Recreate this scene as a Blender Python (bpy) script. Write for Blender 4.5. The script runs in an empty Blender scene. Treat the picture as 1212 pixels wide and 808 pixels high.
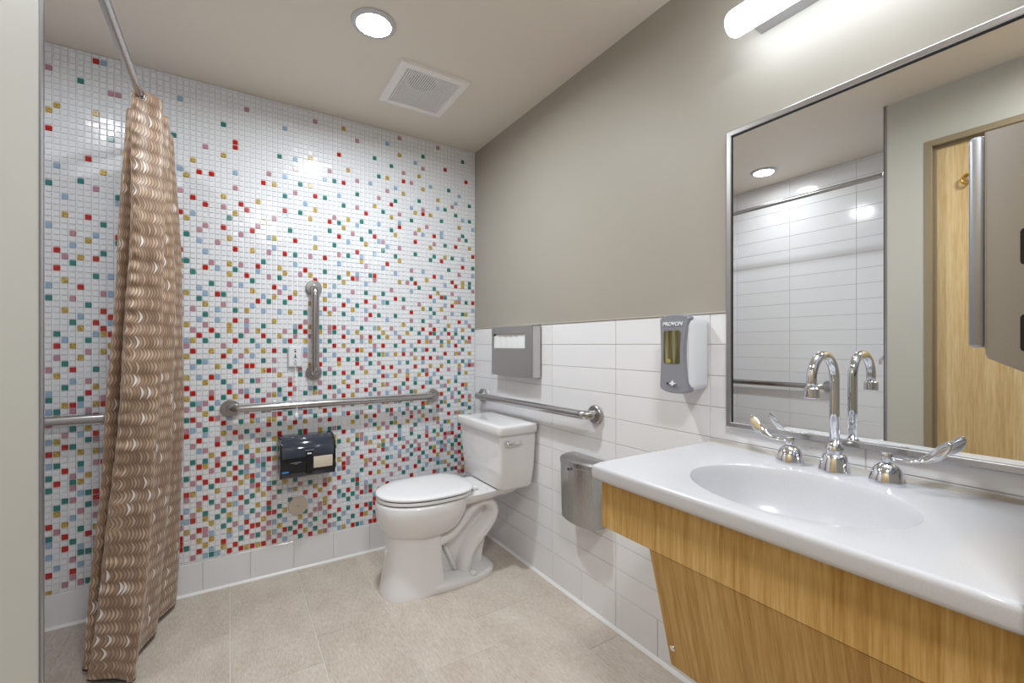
import bpy, bmesh, math, random
from mathutils import Vector, Matrix
random.seed(7)
scene = bpy.context.scene
col = scene.collection

# ------------------------------------------------------------------ camera
YAW = 0.5645775
cam_data = bpy.data.cameras.new('camera')
cam = bpy.data.objects.new('camera', cam_data)
col.objects.link(cam)
cam.location = (0, 0, 1.18256)
cam.rotation_euler = (math.pi / 2, 0, -YAW)
cam_data.sensor_width = 36
cam_data.lens = 526.65 * 36 / 1212
cam_data.shift_y = 4.17 / 1212
cam_data.clip_start = 0.02
scene.camera = cam

# ------------------------------------------------------------------ world, exposure
world = bpy.data.worlds.new('world')
scene.world = world
world.use_nodes = True
world.node_tree.nodes['Background'].inputs[0].default_value = (0.9, 0.93, 1.0, 1)
world.node_tree.nodes['Background'].inputs[1].default_value = 0.3
scene.view_settings.view_transform = 'Standard'
scene.view_settings.look = 'None'
scene.view_settings.gamma = 1
scene.view_settings.use_curve_mapping = False
scene.view_settings.exposure = 1.6
DOWNLIGHT_L = 9.0      # radiance of the recessed lamps' lenses
DOWNLIGHT_W = (5.8, 1.0, 4.6)   # watts of the room and shower downlights and the added entry fill
DOWNLIGHT_SPREAD = 172
TUBE_L = 4.0          # radiance of the vanity tube

# ------------------------------------------------------------------ main measures (metres)
XR = 1.355      # face of the right wall
YD = 2.591      # face of the mosaic wall
XL = -0.237     # face of the door wall
YC = 0.932      # corner where the shower alcove starts
XS = -0.915     # face of the tiled shower wall
YN = 0.122      # face of the short side wall by the vanity
H = 2.44
ZW = 1.288      # top of white wainscot
ZB = 0.152      # top of tile base

# ------------------------------------------------------------------ materials
def srgb(r, g, b):
    f = lambda c: ((c / 255) / 12.92) if c / 255 <= 0.04045 else ((c / 255 + 0.055) / 1.055) ** 2.4
    return (f(r), f(g), f(b), 1)

def mat(name, color, rough=0.5, metal=0.0, coat=0.0, spec=0.5, emit=None, estr=0.0, trans=0.0, ior=1.45):
    m = bpy.data.materials.new(name)
    m.use_nodes = True
    b = m.node_tree.nodes['Principled BSDF']
    b.inputs['Base Color'].default_value = color
    b.inputs['Roughness'].default_value = rough
    b.inputs['Metallic'].default_value = metal
    b.inputs['Coat Weight'].default_value = coat
    b.inputs['Coat Roughness'].default_value = 0.03
    b.inputs['Specular IOR Level'].default_value = spec
    b.inputs['Transmission Weight'].default_value = trans
    b.inputs['IOR'].default_value = ior
    if emit:
        b.inputs['Emission Color'].default_value = emit
        b.inputs['Emission Strength'].default_value = estr
    return m

class NT:
    """small helper for node graphs"""
    def __init__(self, m):
        self.t = m.node_tree
        self.b = self.t.nodes['Principled BSDF']
    def n(self, kind, **kw):
        nd = self.t.nodes.new(kind)
        for k, v in kw.items():
            setattr(nd, k, v)
        return nd
    def l(self, a, b):
        self.t.links.new(a, b)
    def math(self, op, a, b=None):
        nd = self.n('ShaderNodeMath', operation=op)
        for i, v in enumerate((a, b)):
            if v is None:
                continue
            if isinstance(v, (int, float)):
                nd.inputs[i].default_value = v
            else:
                self.l(v, nd.inputs[i])
        return nd.outputs[0]
    def coords(self, scale=(1, 1, 1), kind='Object', rot=(0, 0, 0)):
        tc = self.n('ShaderNodeTexCoord')
        mp = self.n('ShaderNodeMapping')
        mp.inputs['Scale'].default_value = scale
        mp.inputs['Rotation'].default_value = rot
        self.l(tc.outputs[kind], mp.inputs['Vector'])
        return mp.outputs['Vector']
    def pos(self, scale=(1, 1, 1), rot=(0, 0, 0)):
        g = self.n('ShaderNodeNewGeometry')
        mp = self.n('ShaderNodeMapping')
        mp.inputs['Scale'].default_value = scale
        mp.inputs['Rotation'].default_value = rot
        self.l(g.outputs['Position'], mp.inputs['Vector'])
        return mp.outputs['Vector']
    def noise(self, vec, scale=5, detail=4, rough=0.5):
        nd = self.n('ShaderNodeTexNoise')
        nd.inputs['Scale'].default_value = scale
        nd.inputs['Detail'].default_value = detail
        nd.inputs['Roughness'].default_value = rough
        self.l(vec, nd.inputs['Vector'])
        return nd.outputs['Fac']
    def ramp(self, fac, stops):
        nd = self.n('ShaderNodeValToRGB')
        cr = nd.color_ramp
        while len(cr.elements) < len(stops):
            cr.elements.new(0.5)
        for e, (p, c) in zip(cr.elements, stops):
            e.position = p
            e.color = c
        self.l(fac, nd.inputs['Fac'])
        return nd.outputs['Color']
    def bump(self, h, strength=0.1, dist=0.002):
        nd = self.n('ShaderNodeBump')
        nd.inputs['Strength'].default_value = strength
        nd.inputs['Distance'].default_value = dist
        self.l(h, nd.inputs['Height'])
        self.l(nd.outputs['Normal'], self.b.inputs['Normal'])

def paint(name, c):
    m = mat(name, c, 0.5, spec=0.35)
    g = NT(m)
    g.bump(g.noise(g.pos(), 220, 2), 0.06, 0.001)
    return m

M = {}
M['wall_paint'] = paint('wall_paint', srgb(167, 160, 149))
M['door_wall_paint'] = paint('door_wall_paint', srgb(194, 190, 180))
M['ceiling_paint'] = paint('ceiling_paint', srgb(228, 218, 205))
M['white_tile'] = mat('white_glazed_tile', srgb(236, 235, 237), 0.12, coat=0.4)
g = NT(M['white_tile']); g.bump(g.noise(g.pos(), 7, 1), 0.05, 0.004)
M['grout'] = mat('grout', srgb(208, 202, 195), 0.85)
M['grout_white'] = mat('grout_white', srgb(246, 245, 245), 0.8)
M['floor_grout'] = mat('floor_grout', srgb(222, 214, 208), 0.85)
M['cove'] = mat('white_cove', srgb(240, 239, 238), 0.3)

def glass_tile(name, c, gold=False):
    m = mat(name, c, 0.16, coat=0.35)
    if gold:
        g = NT(m)
        f = g.noise(g.pos(), 330, 2)
        g.l(g.ramp(f, [(0.36, srgb(134, 102, 28)), (0.5, srgb(192, 158, 62)), (0.66, srgb(228, 204, 122))]), g.b.inputs['Base Color'])
        g.b.inputs['Roughness'].default_value = 0.25
    return m
M['m_white'] = glass_tile('glass_white', srgb(233, 234, 238))
M['m_red'] = glass_tile('glass_red', srgb(184, 26, 14))
M['m_teal'] = glass_tile('glass_teal', srgb(44, 126, 120))
M['m_gold'] = glass_tile('glass_gold', srgb(200, 165, 70), True)
M['m_blue'] = glass_tile('glass_pale_blue', srgb(150, 178, 204))
M['m_pink'] = glass_tile('glass_mauve', srgb(186, 136, 150))

def floor_stone(name, a, b):
    m = mat(name, a, 0.55, spec=0.3)
    g = NT(m)
    oi = g.n('ShaderNodeObjectInfo')
    add = g.n('ShaderNodeVectorMath', operation='ADD')
    g.l(g.pos((1, 0.16, 1)), add.inputs[0])
    g.l(oi.outputs['Random'], add.inputs[1])
    f1 = g.noise(add.outputs[0], 240, 5, 0.65)
    f2 = g.noise(g.pos((1, 0.5, 1)), 9, 4)
    f3 = g.noise(g.pos((1, 0.5, 1)), 520, 2)
    f = g.math('ADD', g.math('MULTIPLY', f1, 0.55), g.math('ADD', g.math('MULTIPLY', f2, 0.25), g.math('MULTIPLY', f3, 0.2)))
    f = g.math('ADD', f, g.math('MULTIPLY', g.math('SUBTRACT', oi.outputs['Random'], 0.5), 0.05))
    g.l(g.ramp(f, [(0.34, b), (0.5, a), (0.66, srgb(222, 212, 201))]), g.b.inputs['Base Color'])
    g.bump(f1, 0.08, 0.001)
    return m
M['floor_tile'] = floor_stone('linear_stone_tile', srgb(203, 190, 177), srgb(176, 162, 148))
M['shower_floor_tile'] = floor_stone('shower_stone_tile', srgb(196, 183, 172), srgb(172, 158, 146))

def steel(name, c=0.62, rough=0.28, axis=2):
    m = mat(name, (c, c * 0.985, c * 0.965, 1), rough, 1.0)
    g = NT(m)
    sc = [160, 160, 160]; sc[axis] = 4
    f = g.noise(g.pos(tuple(sc)), 3, 3)
    r = g.n('ShaderNodeMapRange')
    r.inputs['To Min'].default_value = rough - 0.03
    r.inputs['To Max'].default_value = rough + 0.04
    g.l(f, r.inputs['Value'])
    g.l(r.outputs[0], g.b.inputs['Roughness'])
    return m
M['steel_v'] = steel('brushed_steel_vertical', 0.60, 0.30, 2)
M['steel_h'] = steel('brushed_steel_horizontal', 0.48, 0.30, 1)
M['steel_bar'] = mat('satin_steel_bar', (0.46, 0.445, 0.44, 1), 0.24, 1.0)
M['steel_flange'] = mat('satin_steel_flange', (0.44, 0.42, 0.41, 1), 0.33, 1.0)
M['steel_frame'] = mat('satin_steel_frame', (0.50, 0.485, 0.485, 1), 0.27, 1.0)
M['steel_bin'] = steel('brushed_steel_bin', 0.47, 0.26, 2)
M['steel_side'] = steel('brushed_steel_cabinet', 0.42, 0.42, 2)
M['steel_side'].node_tree.nodes['Principled BSDF'].inputs['Base Color'].default_value = (0.40, 0.41, 0.44, 1)
M['steel_edge'] = mat('polished_steel_edge', (0.42, 0.41, 0.43, 1), 0.3, 1.0)
M['chrome'] = mat('chrome', (0.76, 0.77, 0.80, 1), 0.035, 1.0)
M['mirror'] = mat('mirror_silver', (0.90, 0.91, 0.905, 1), 0.0, 1.0)
M['black'] = mat('black_gap', (0.008, 0.008, 0.01, 1), 0.6)
M['dark_slot'] = mat('dark_slot', (0.012, 0.012, 0.015, 1), 0.5)
M['porcelain'] = mat('porcelain', srgb(238, 236, 236), 0.07, coat=0.5)
M['seat_plastic'] = mat('seat_plastic', srgb(240, 239, 240), 0.16)
M['solid_surface'] = mat('solid_surface', srgb(232, 232, 236), 0.22)
g = NT(M['solid_surface']); f = g.noise(g.pos(), 420, 2)
g.l(g.ramp(f, [(0.3, srgb(206, 206, 211)), (0.6, srgb(211, 211, 216))]), g.b.inputs['Base Color'])
M['white_plastic'] = mat('white_plastic', srgb(232, 233, 236), 0.3)
M['light_plastic'] = mat('vent_plastic', srgb(240, 235, 232), 0.45)
M['vent_grille'] = mat('vent_grille', srgb(240, 236, 235), 0.5)
M['gray_plastic'] = mat('gray_plastic', srgb(148, 149, 158), 0.28, metal=0.15)
M['soap_window'] = mat('soap_window', srgb(112, 108, 62), 0.06, coat=0.8)
g = NT(M['soap_window']); f = g.noise(g.pos((60, 60, 5)), 1.0, 2)
g.l(g.ramp(f, [(0.35, srgb(58, 54, 34)), (0.55, srgb(104, 98, 66)), (0.72, srgb(160, 154, 124))]), g.b.inputs['Base Color'])
M['soap_gold'] = mat('soap_nozzle', srgb(170, 155, 80), 0.15)
M['paper'] = mat('tissue_paper', srgb(236, 236, 236), 0.9)
M['roll_paper'] = mat('paper_roll', srgb(222, 208, 190), 0.9)
M['print_blue'] = mat('print_blue', srgb(50, 60, 150), 0.7)
M['print_green'] = mat('print_green', srgb(20, 120, 50), 0.7)
M['print_white'] = mat('print_white', srgb(238, 238, 240), 0.5)
M['print_grey'] = mat('print_grey', srgb(70, 70, 76), 0.6)
M['label_blue'] = mat('label_blue', srgb(70, 140, 215), 0.5)
M['smoke_plastic'] = mat('smoke_plastic', srgb(52, 58, 72), 0.12, coat=0.6)
M['black_plastic'] = mat('black_plastic', srgb(18, 19, 25), 0.2)
M['cap_beige'] = mat('cover_cap', srgb(206, 192, 176), 0.45)
M['lens'] = mat('lamp_lens', (1, 1, 1, 1), 0.4, emit=(1.0, 0.975, 0.955, 1), estr=DOWNLIGHT_L)
M['tube_lens'] = mat('tube_lens', (1, 1, 1, 1), 0.4, emit=(0.78, 0.89, 1.0, 1), estr=TUBE_L)
M['lamp_trim'] = mat('lamp_trim', srgb(205, 205, 210), 0.4)
M['frame_paint'] = mat('door_frame_paint', srgb(150, 134, 108), 0.4)
M['brass'] = mat('amber_hook', srgb(196, 150, 60), 0.25, 0.6)
M['caulk'] = mat('caulk', srgb(190, 184, 175), 0.6)

def oak(name, dark, mid, light, axis, tilt=0.0):
    """rift-cut veneer: long streaks along Z (optionally tilted), fine pores"""
    m = mat(name, mid, 0.42, spec=0.4)
    g = NT(m)
    v1 = g.pos((0.04, 1, 0.035))
    f1 = g.noise(v1, 130, 5, 0.65)
    f2 = g.noise(g.pos((0.04, 1, 0.02)), 14, 3)
    f3 = g.noise(g.pos((0.04, 1, 0.06)), 260, 2)
    f = g.math('ADD', g.math('MULTIPLY', f1, 0.5), g.math('ADD', g.math('MULTIPLY', f2, 0.3), g.math('MULTIPLY', f3, 0.2)))
    g.l(g.ramp(f, [(0.34, dark), (0.5, mid), (0.64, light)]), g.b.inputs['Base Color'])
    g.bump(f3, 0.08, 0.0006)
    return m
M['oak'] = oak('golden_oak_veneer', srgb(168, 124, 60), srgb(205, 165, 98), srgb(226, 194, 134), 2)
M['oak_panel'] = oak('golden_oak_panel', srgb(166, 120, 58), srgb(202, 160, 92), srgb(222, 188, 126), 2, 0.22)
M['oak_door'] = oak('oak_door_veneer', srgb(184, 150, 98), srgb(208, 178, 128), srgb(222, 198, 154), 2)

def curtain_mat():
    m = mat('wave_jacquard', srgb(190, 160, 130), 0.42, spec=0.5)
    g = NT(m)
    uv = g.n('ShaderNodeUVMap')
    sep = g.n('ShaderNodeSeparateXYZ')
    g.l(uv.outputs['UV'], sep.inputs[0])
    u, v = sep.outputs[0], sep.outputs[1]
    rows = g.math('MULTIPLY', v, 1 / 0.045)
    rid = g.math('FLOOR', rows)
    rv = g.math('FRACT', rows)
    arc = g.math('MULTIPLY', g.math('SINE', g.math('MULTIPLY', rv, math.pi)), 0.0062)
    q = g.math('MULTIPLY', g.math('SUBTRACT', u, arc), 1 / 0.0095)
    q = g.math('ADD', q, g.math('MULTIPLY', rid, 0.37))
    qi, qf = g.math('FLOOR', q), g.math('FRACT', q)
    comb = g.n('ShaderNodeCombineXYZ')
    g.l(qi, comb.inputs[0]); g.l(rid, comb.inputs[1])
    wn = g.n('ShaderNodeTexWhiteNoise', noise_dimensions='2D')
    g.l(comb.outputs[0], wn.inputs['Vector'])
    # lens-shaped crescents: wide mid-row, thin at row ends
    wid = g.math('ADD', g.math('MULTIPLY', g.math('SINE', g.math('MULTIPLY', rv, math.pi)), 0.62), 0.12)
    cres = g.math('SUBTRACT', wid, qf)
    cres = g.n('ShaderNodeMapRange'), cres
    mr, src = cres
    mr.inputs['From Min'].default_value = -0.25
    mr.inputs['From Max'].default_value = 0.45
    g.l(src, mr.inputs['Value'])
    tone = g.math('MULTIPLY', mr.outputs[0], g.math('ADD', g.math('MULTIPLY', wn.outputs['Value'], 0.6), 0.25))
    lo = g.noise(uv.outputs['UV'], 9, 3)
    tone = g.math('ADD', tone, g.math('MULTIPLY', g.math('SUBTRACT', lo, 0.5), 0.5))
    c = g.ramp(tone, [(0.0, srgb(128, 101, 80)), (0.36, srgb(163, 135, 111)), (0.68, srgb(194, 169, 145)), (0.97, srgb(236, 220, 200))])
    # now and then a silvery crescent
    sil = g.math('MULTIPLY', g.math('GREATER_THAN', wn.outputs['Value'], 0.955), mr.outputs[0])
    mix = g.n('ShaderNodeMix', data_type='RGBA')
    g.l(sil, mix.inputs['Factor']); g.l(c, mix.inputs['A'])
    mix.inputs['B'].default_value = srgb(236, 232, 228)
    g.l(mix.outputs['Result'], g.b.inputs['Base Color'])
    rr = g.n('ShaderNodeMapRange')
    rr.inputs['To Min'].default_value = 0.5
    rr.inputs['To Max'].default_value = 0.3
    g.l(tone, rr.inputs['Value']); g.l(rr.outputs[0], g.b.inputs['Roughness'])
    g.b.inputs['Sheen Weight'].default_value = 0.2
    g.bump(mr.outputs[0], 0.15, 0.001)
    return m
M['curtain'] = curtain_mat()

# ------------------------------------------------------------------ mesh helpers
def world_loc(o):
    v = Vector((0, 0, 0))
    while o:
        v += o.location
        o = o.parent
    return v

def obj(name, bm, m, parent=None, smooth=False, angle=None):
    """link a bmesh given in world coordinates as one object under parent"""
    if parent is not None:
        bmesh.ops.translate(bm, verts=bm.verts, vec=-world_loc(parent))
    me = bpy.data.meshes.new(name)
    bmesh.ops.recalc_face_normals(bm, faces=bm.faces)
    if smooth:
        for f in bm.faces:
            f.smooth = True
        if angle:
            for e in bm.edges:
                if len(e.link_faces) == 2 and e.calc_face_angle(0) > angle:
                    e.smooth = False
    bm.to_mesh(me)
    bm.free()
    mats = m if isinstance(m, (list, tuple)) else [m]
    for k in mats:
        me.materials.append(M[k] if isinstance(k, str) else k)
    o = bpy.data.objects.new(name, me)
    col.objects.link(o)
    if parent is not None:
        o.parent = parent
    return o

def place(name, me, loc, parent):
    """object that shares mesh data, at a world location"""
    o = bpy.data.objects.new(name, me)
    col.objects.link(o)
    o.parent = parent
    o.location = Vector(loc) - world_loc(parent)
    return o

def tag(o, label, cat, group=None):
    o['label'] = label
    o['category'] = cat
    if group:
        o['group'] = group
    return o

def thing(name, label, cat, loc, group=None):
    o = bpy.data.objects.new(name, None)
    o.empty_display_size = 0.05
    col.objects.link(o)
    o.location = loc
    return tag(o, label, cat, group)

def struct(o):
    o['kind'] = 'structure'
    return o

def box(bm, x0, x1, y0, y1, z0, z1, bev=0.0, seg=2, mi=0):
    r = bmesh.ops.create_cube(bm, size=1)
    vs = r['verts']
    for v in vs:
        v.co = Vector((x0 + (v.co.x + .5) * (x1 - x0), y0 + (v.co.y + .5) * (y1 - y0), z0 + (v.co.z + .5) * (z1 - z0)))
    fs = list({f for v in vs for f in v.link_faces})
    for f in fs:
        f.material_index = mi
    if bev > 0:
        es = list({e for v in vs for e in v.link_edges})
        bmesh.ops.bevel(bm, geom=es, offset=bev, segments=seg, profile=0.5, affect='EDGES')
    return bm

def BM():
    return bmesh.new()

def loft(bm, rings, cap0=True, cap1=True, closed=True, mi=0):
    vr = [[bm.verts.new(p) for p in r] for r in rings]
    n = len(vr[0])
    for a, b in zip(vr[:-1], vr[1:]):
        for i in range(n if closed else n - 1):
            j = (i + 1) % n
            f = bm.faces.new((a[i], a[j], b[j], b[i]))
            f.material_index = mi
    if cap0:
        bm.faces.new(vr[0][::-1]).material_index = mi
    if cap1:
        bm.faces.new(vr[-1]).material_index = mi
    return vr

def tube(bm, pts, rad, seg=16, ry=None, up=Vector((0, 0, 1)), caps=True, mi=0):
    pts = [Vector(p) for p in pts]
    rings = []
    prev = None
    for i, p in enumerate(pts):
        t = (pts[min(i + 1, len(pts) - 1)] - pts[max(i - 1, 0)]).normalized()
        if prev is None:
            a = up if abs(t.dot(up)) < 0.95 else Vector((1, 0, 0))
            nrm = (a - t * a.dot(t)).normalized()
        else:
            nrm = (prev - t * prev.dot(t)).normalized()
        prev = nrm
        bn = t.cross(nrm)
        r = rad[i] if isinstance(rad, (list, tuple)) else rad
        r2 = r if ry is None else (ry[i] if isinstance(ry, (list, tuple)) else ry)
        rings.append([p + nrm * (math.cos(2 * math.pi * k / seg) * r) + bn * (math.sin(2 * math.pi * k / seg) * r2) for k in range(seg)])
    loft(bm, rings, caps, caps, mi=mi)

def lathe(bm, prof, c, axis=2, seg=32, cap=True, mi=0):
    """profile [(radius, height)] turned about an axis through c"""
    rings = []
    for r, h in prof:
        ring = []
        for k in range(seg):
            a = 2 * math.pi * k / seg
            p = [math.cos(a) * r, math.sin(a) * r]
            q = [0, 0, 0]
            o = [i for i in range(3) if i != axis]
            q[o[0]] = p[0]; q[o[1]] = p[1]; q[axis] = h
            ring.append(Vector(c) + Vector(q))
        rings.append(ring)
    loft(bm, rings, cap, cap, mi=mi)

def rrect(cx, cy, w, h, r, n=5):
    """rounded rectangle outline, 4*(n+1) points"""
    out = []
    for sx, sy, a0 in ((1, 1, 0), (-1, 1, 90), (-1, -1, 180), (1, -1, 270)):
        for k in range(n + 1):
            a = math.radians(a0 + 90 * k / n)
            out.append((cx + sx * (w / 2 - r) + math.cos(a) * r, cy + sy * (h / 2 - r) + math.sin(a) * r))
    return out

def catmull(P, n):
    out = []
    for i in range(len(P) - 1):
        p0, p1, p2, p3 = P[max(i - 1, 0)], P[i], P[i + 1], P[min(i + 2, len(P) - 1)]
        for k in range(n):
            t = k / n
            out.append(0.5 * ((2 * p1) + (p2 - p0) * t + (2 * p0 - 5 * p1 + 4 * p2 - p3) * t * t + (3 * p1 - p0 - 3 * p2 + p3) * t ** 3))
    out.append(P[-1].copy())
    return out

def text_mesh(name, s, size, m, parent, loc, rot, extrude=0.0004, align='CENTER'):
    cu = bpy.data.curves.new(name, 'FONT')
    cu.body = s
    cu.size = size
    cu.extrude = extrude
    cu.align_x = align
    cu.align_y = 'CENTER'
    t = bpy.data.objects.new(name, cu)
    col.objects.link(t)
    dg = bpy.context.evaluated_depsgraph_get()
    me = bpy.data.meshes.new_from_object(t.evaluated_get(dg))
    bpy.data.objects.remove(t)
    bpy.data.curves.remove(cu)
    me.materials.clear()
    me.materials.append(M[m])
    me.name = name
    o = bpy.data.objects.new(name, me)
    col.objects.link(o)
    o.parent = parent
    o.location = Vector(loc) - world_loc(parent)
    o.rotation_euler = rot
    return o
ROT_XM = (math.pi / 2, 0, -math.pi / 2)   # text facing -X
ROT_YM = (math.pi / 2, 0, 0)              # text facing -Y

# ================================================================== SETTING
bm = BM(); box(bm, -1.05, 1.475, -1.35, 2.72, -0.08, -0.002)
floor = struct(obj('floor', bm, 'floor_grout'))
bm = BM(); box(bm, -1.05, 1.475, -1.35, 2.72, H, H + 0.08)
ceiling = struct(obj('ceiling', bm, 'ceiling_paint'))
# right wall: painted, its tiles stand 6 mm proud of the grout bed
bm = BM()
box(bm, XR, XR + 0.12, -1.35, 2.72, ZW, H, mi=0)
box(bm, XR + 0.0024, XR + 0.12, -1.35, 2.72, 0, ZW, mi=1)
wall_right = struct(obj('wall_right', bm, ['wall_paint', 'grout']))
bm = BM(); box(bm, -1.03, XR, YD + 0.003, YD + 0.13, 0, H)
wall_back = struct(obj('wall_back', bm, 'grout_white'))
# door wall with opening
DO0, DO1, DZ = -0.20, 0.774, 2.19
bm = BM()
box(bm, XL - 0.12, XL, DO1, YC, 0, H)
box(bm, XL - 0.12, XL, DO0, DO1, DZ, H)
box(bm, XL - 0.12, XL, -1.35, DO0, 0, H)
box(bm, -1.03, XL - 0.12, 0.81, YC - 0.004, 0, H)
wall_left = struct(obj('wall_left', bm, 'door_wall_paint'))
bm = BM(); box(bm, -1.03, XS - 0.0024, 0.81, YD + 0.003, 0, H)
wall_shower = struct(obj('wall_shower', bm, 'grout'))
bm = BM(); box(bm, 0.815, XR, 0.0, YN, 0, H)
wall_side = struct(obj('wall_side', bm, 'wall_paint'))
bm = BM(); box(bm, XL - 0.12, XR, -1.35, -1.25, 0, H)
wall_near = struct(obj('wall_near', bm, 'wall_paint'))

# corner trims
bm = BM()
box(bm, XL, XL + 0.0025, YC - 0.010, YC + 0.0025, 0, H)
box(bm, XL - 0.012, XL + 0.0025, YC, YC + 0.0035, 0, H)
struct(obj('trim_1', bm, 'steel_edge'))
bm = BM()
box(bm, 0.8125, 0.815, YN - 0.010, YN + 0.001, 0, H)
struct(obj('trim_2', bm, 'steel_edge'))
# white cove strips along tile base
def cove(name, pts):
    bm = BM()
    rings = []
    for (x, y), (nx, ny) in pts:
        rings.append([Vector((x, y, 0.0)), Vector((x + nx * 0.012, y + ny * 0.012, 0.0)), Vector((x + nx * 0.011, y + ny * 0.011, 0.003)), Vector((x + nx * 0.004, y + ny * 0.004, 0.010)), Vector((x, y, 0.012))])
    loft(bm, rings)
    struct(obj(name, bm, 'cove', smooth=True, angle=1.2))
cove('trim_3', [((XS, YD), (0, -1)), ((XR, YD), (0, -1))])
cove('trim_4', [((XR, YD), (-1, 0)), ((XR, YN), (-1, 0))])
cove('trim_5', [((XS, YC), (1, 0)), ((XS, YD), (1, 0))])
# thin bead where tile meets paint
bm = BM(); box(bm, XR - 0.005, XR, YN, YD, ZW, ZW + 0.004)
struct(obj('trim_6', bm, 'caulk'))

# ------------------------------------------------------------------ wall tiles (each a part)
_cache = {}
def tile_mesh(key, dx, dy, dz, bev, m):
    k = (key, round(dx, 4), round(dy, 4), round(dz, 4))
    if k not in _cache:
        bm = BM(); box(bm, -dx / 2, dx / 2, -dy / 2, dy / 2, -dz / 2, dz / 2, bev, 1)
        me = bpy.data.meshes.new(key)
        bm.to_mesh(me); bm.free()
        me.materials.append(M[m])
        _cache[k] = me
    return _cache[k]

G = 0.0022
def spans(edges):
    return [(a + G / 2, b - G / 2) for a, b in zip(edges[:-1], edges[1:])]

def tiles_x(parent, x, face, yedges, zedges, name='wall_tile'):
    """tiles on a wall of constant X whose face looks along face (-1/+1)"""
    for z0, z1 in spans(zedges):
        for y0, y1 in spans(yedges):
            me = tile_mesh('tile_x', 0.008, y1 - y0, z1 - z0, 0.0012, 'white_tile')
            place(name, me, (x - face * 0.0035, (y0 + y1) / 2, (z0 + z1) / 2), parent)
RP = (ZW - ZB) / 11
zed = [ZB + RP * i for i in range(12)]
tiles_x(wall_right, XR, -1, [YN, 0.471, 0.902, 1.333, 1.766, 2.198, YD + 0.003], zed)
yb = [YN]
y = 2.191 - 0.2145 * 9
while y < YD - 0.05:
    if y > YN + 0.03:
        yb.append(y)
    y += 0.2145
yb.append(YD)
tiles_x(wall_right, XR, -1, yb, [0.0, ZB], 'base_tile')
zsh = [ZB + RP * i for i in range(23)]
zsh = [z for z in zsh if z < H - 0.005] + [H]
tiles_x(wall_shower, XS, 1, [YC, 1.302, 1.729, 2.143, 2.55], zsh)
tiles_x(wall_shower, XS, 1, [2.55, YD], zsh)
tiles_x(wall_shower, XS, 1, [YC, 1.14, 1.34, 1.54, 1.74, 1.94, 2.14, 2.34, YD], [0.0, ZB], 'base_tile')
# shower end wall tiles
for z0, z1 in spans([0.0] + zsh):
    for x0, x1 in spans([XS + 0.004, -0.60, XL - 0.014]):
        me = tile_mesh('tile_y', x1 - x0, 0.008, z1 - z0, 0.0012, 'white_tile')
        place('wall_tile', me, ((x0 + x1) / 2, YC - 0.0035, (z0 + z1) / 2), wall_left)
# base tiles below the mosaic, their top falling slightly towards the shower
def base_top(x):
    return 0.1511 + 0.0105 * x
xb = [XS] + [-0.701 + 0.1966 * i for i in range(11)]
xb = [x for x in xb if x < XR - 0.04] + [XR]
for x0, x1 in spans(xb):
    hb = base_top((x0 + x1) / 2) - G
    me = tile_mesh('tile_y', x1 - x0, 0.008, hb, 0.0012, 'white_tile')
    place('base_tile', me, ((x0 + x1) / 2, YD + 0.001, hb / 2), wall_back)

# ------------------------------------------------------------------ mosaic
PX, PZ = 1 / 40.978, 1 / 39.735
C0, C1, R0, R1 = -11, 81, -1, 90
X00, Z00 = -26.135 * PX, 1.2 - 40.873 * PZ      # centre of column 0, row 0
COLS = ['m_white', 'm_red', 'm_teal', 'm_gold', 'm_blue', 'm_pink']
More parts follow.
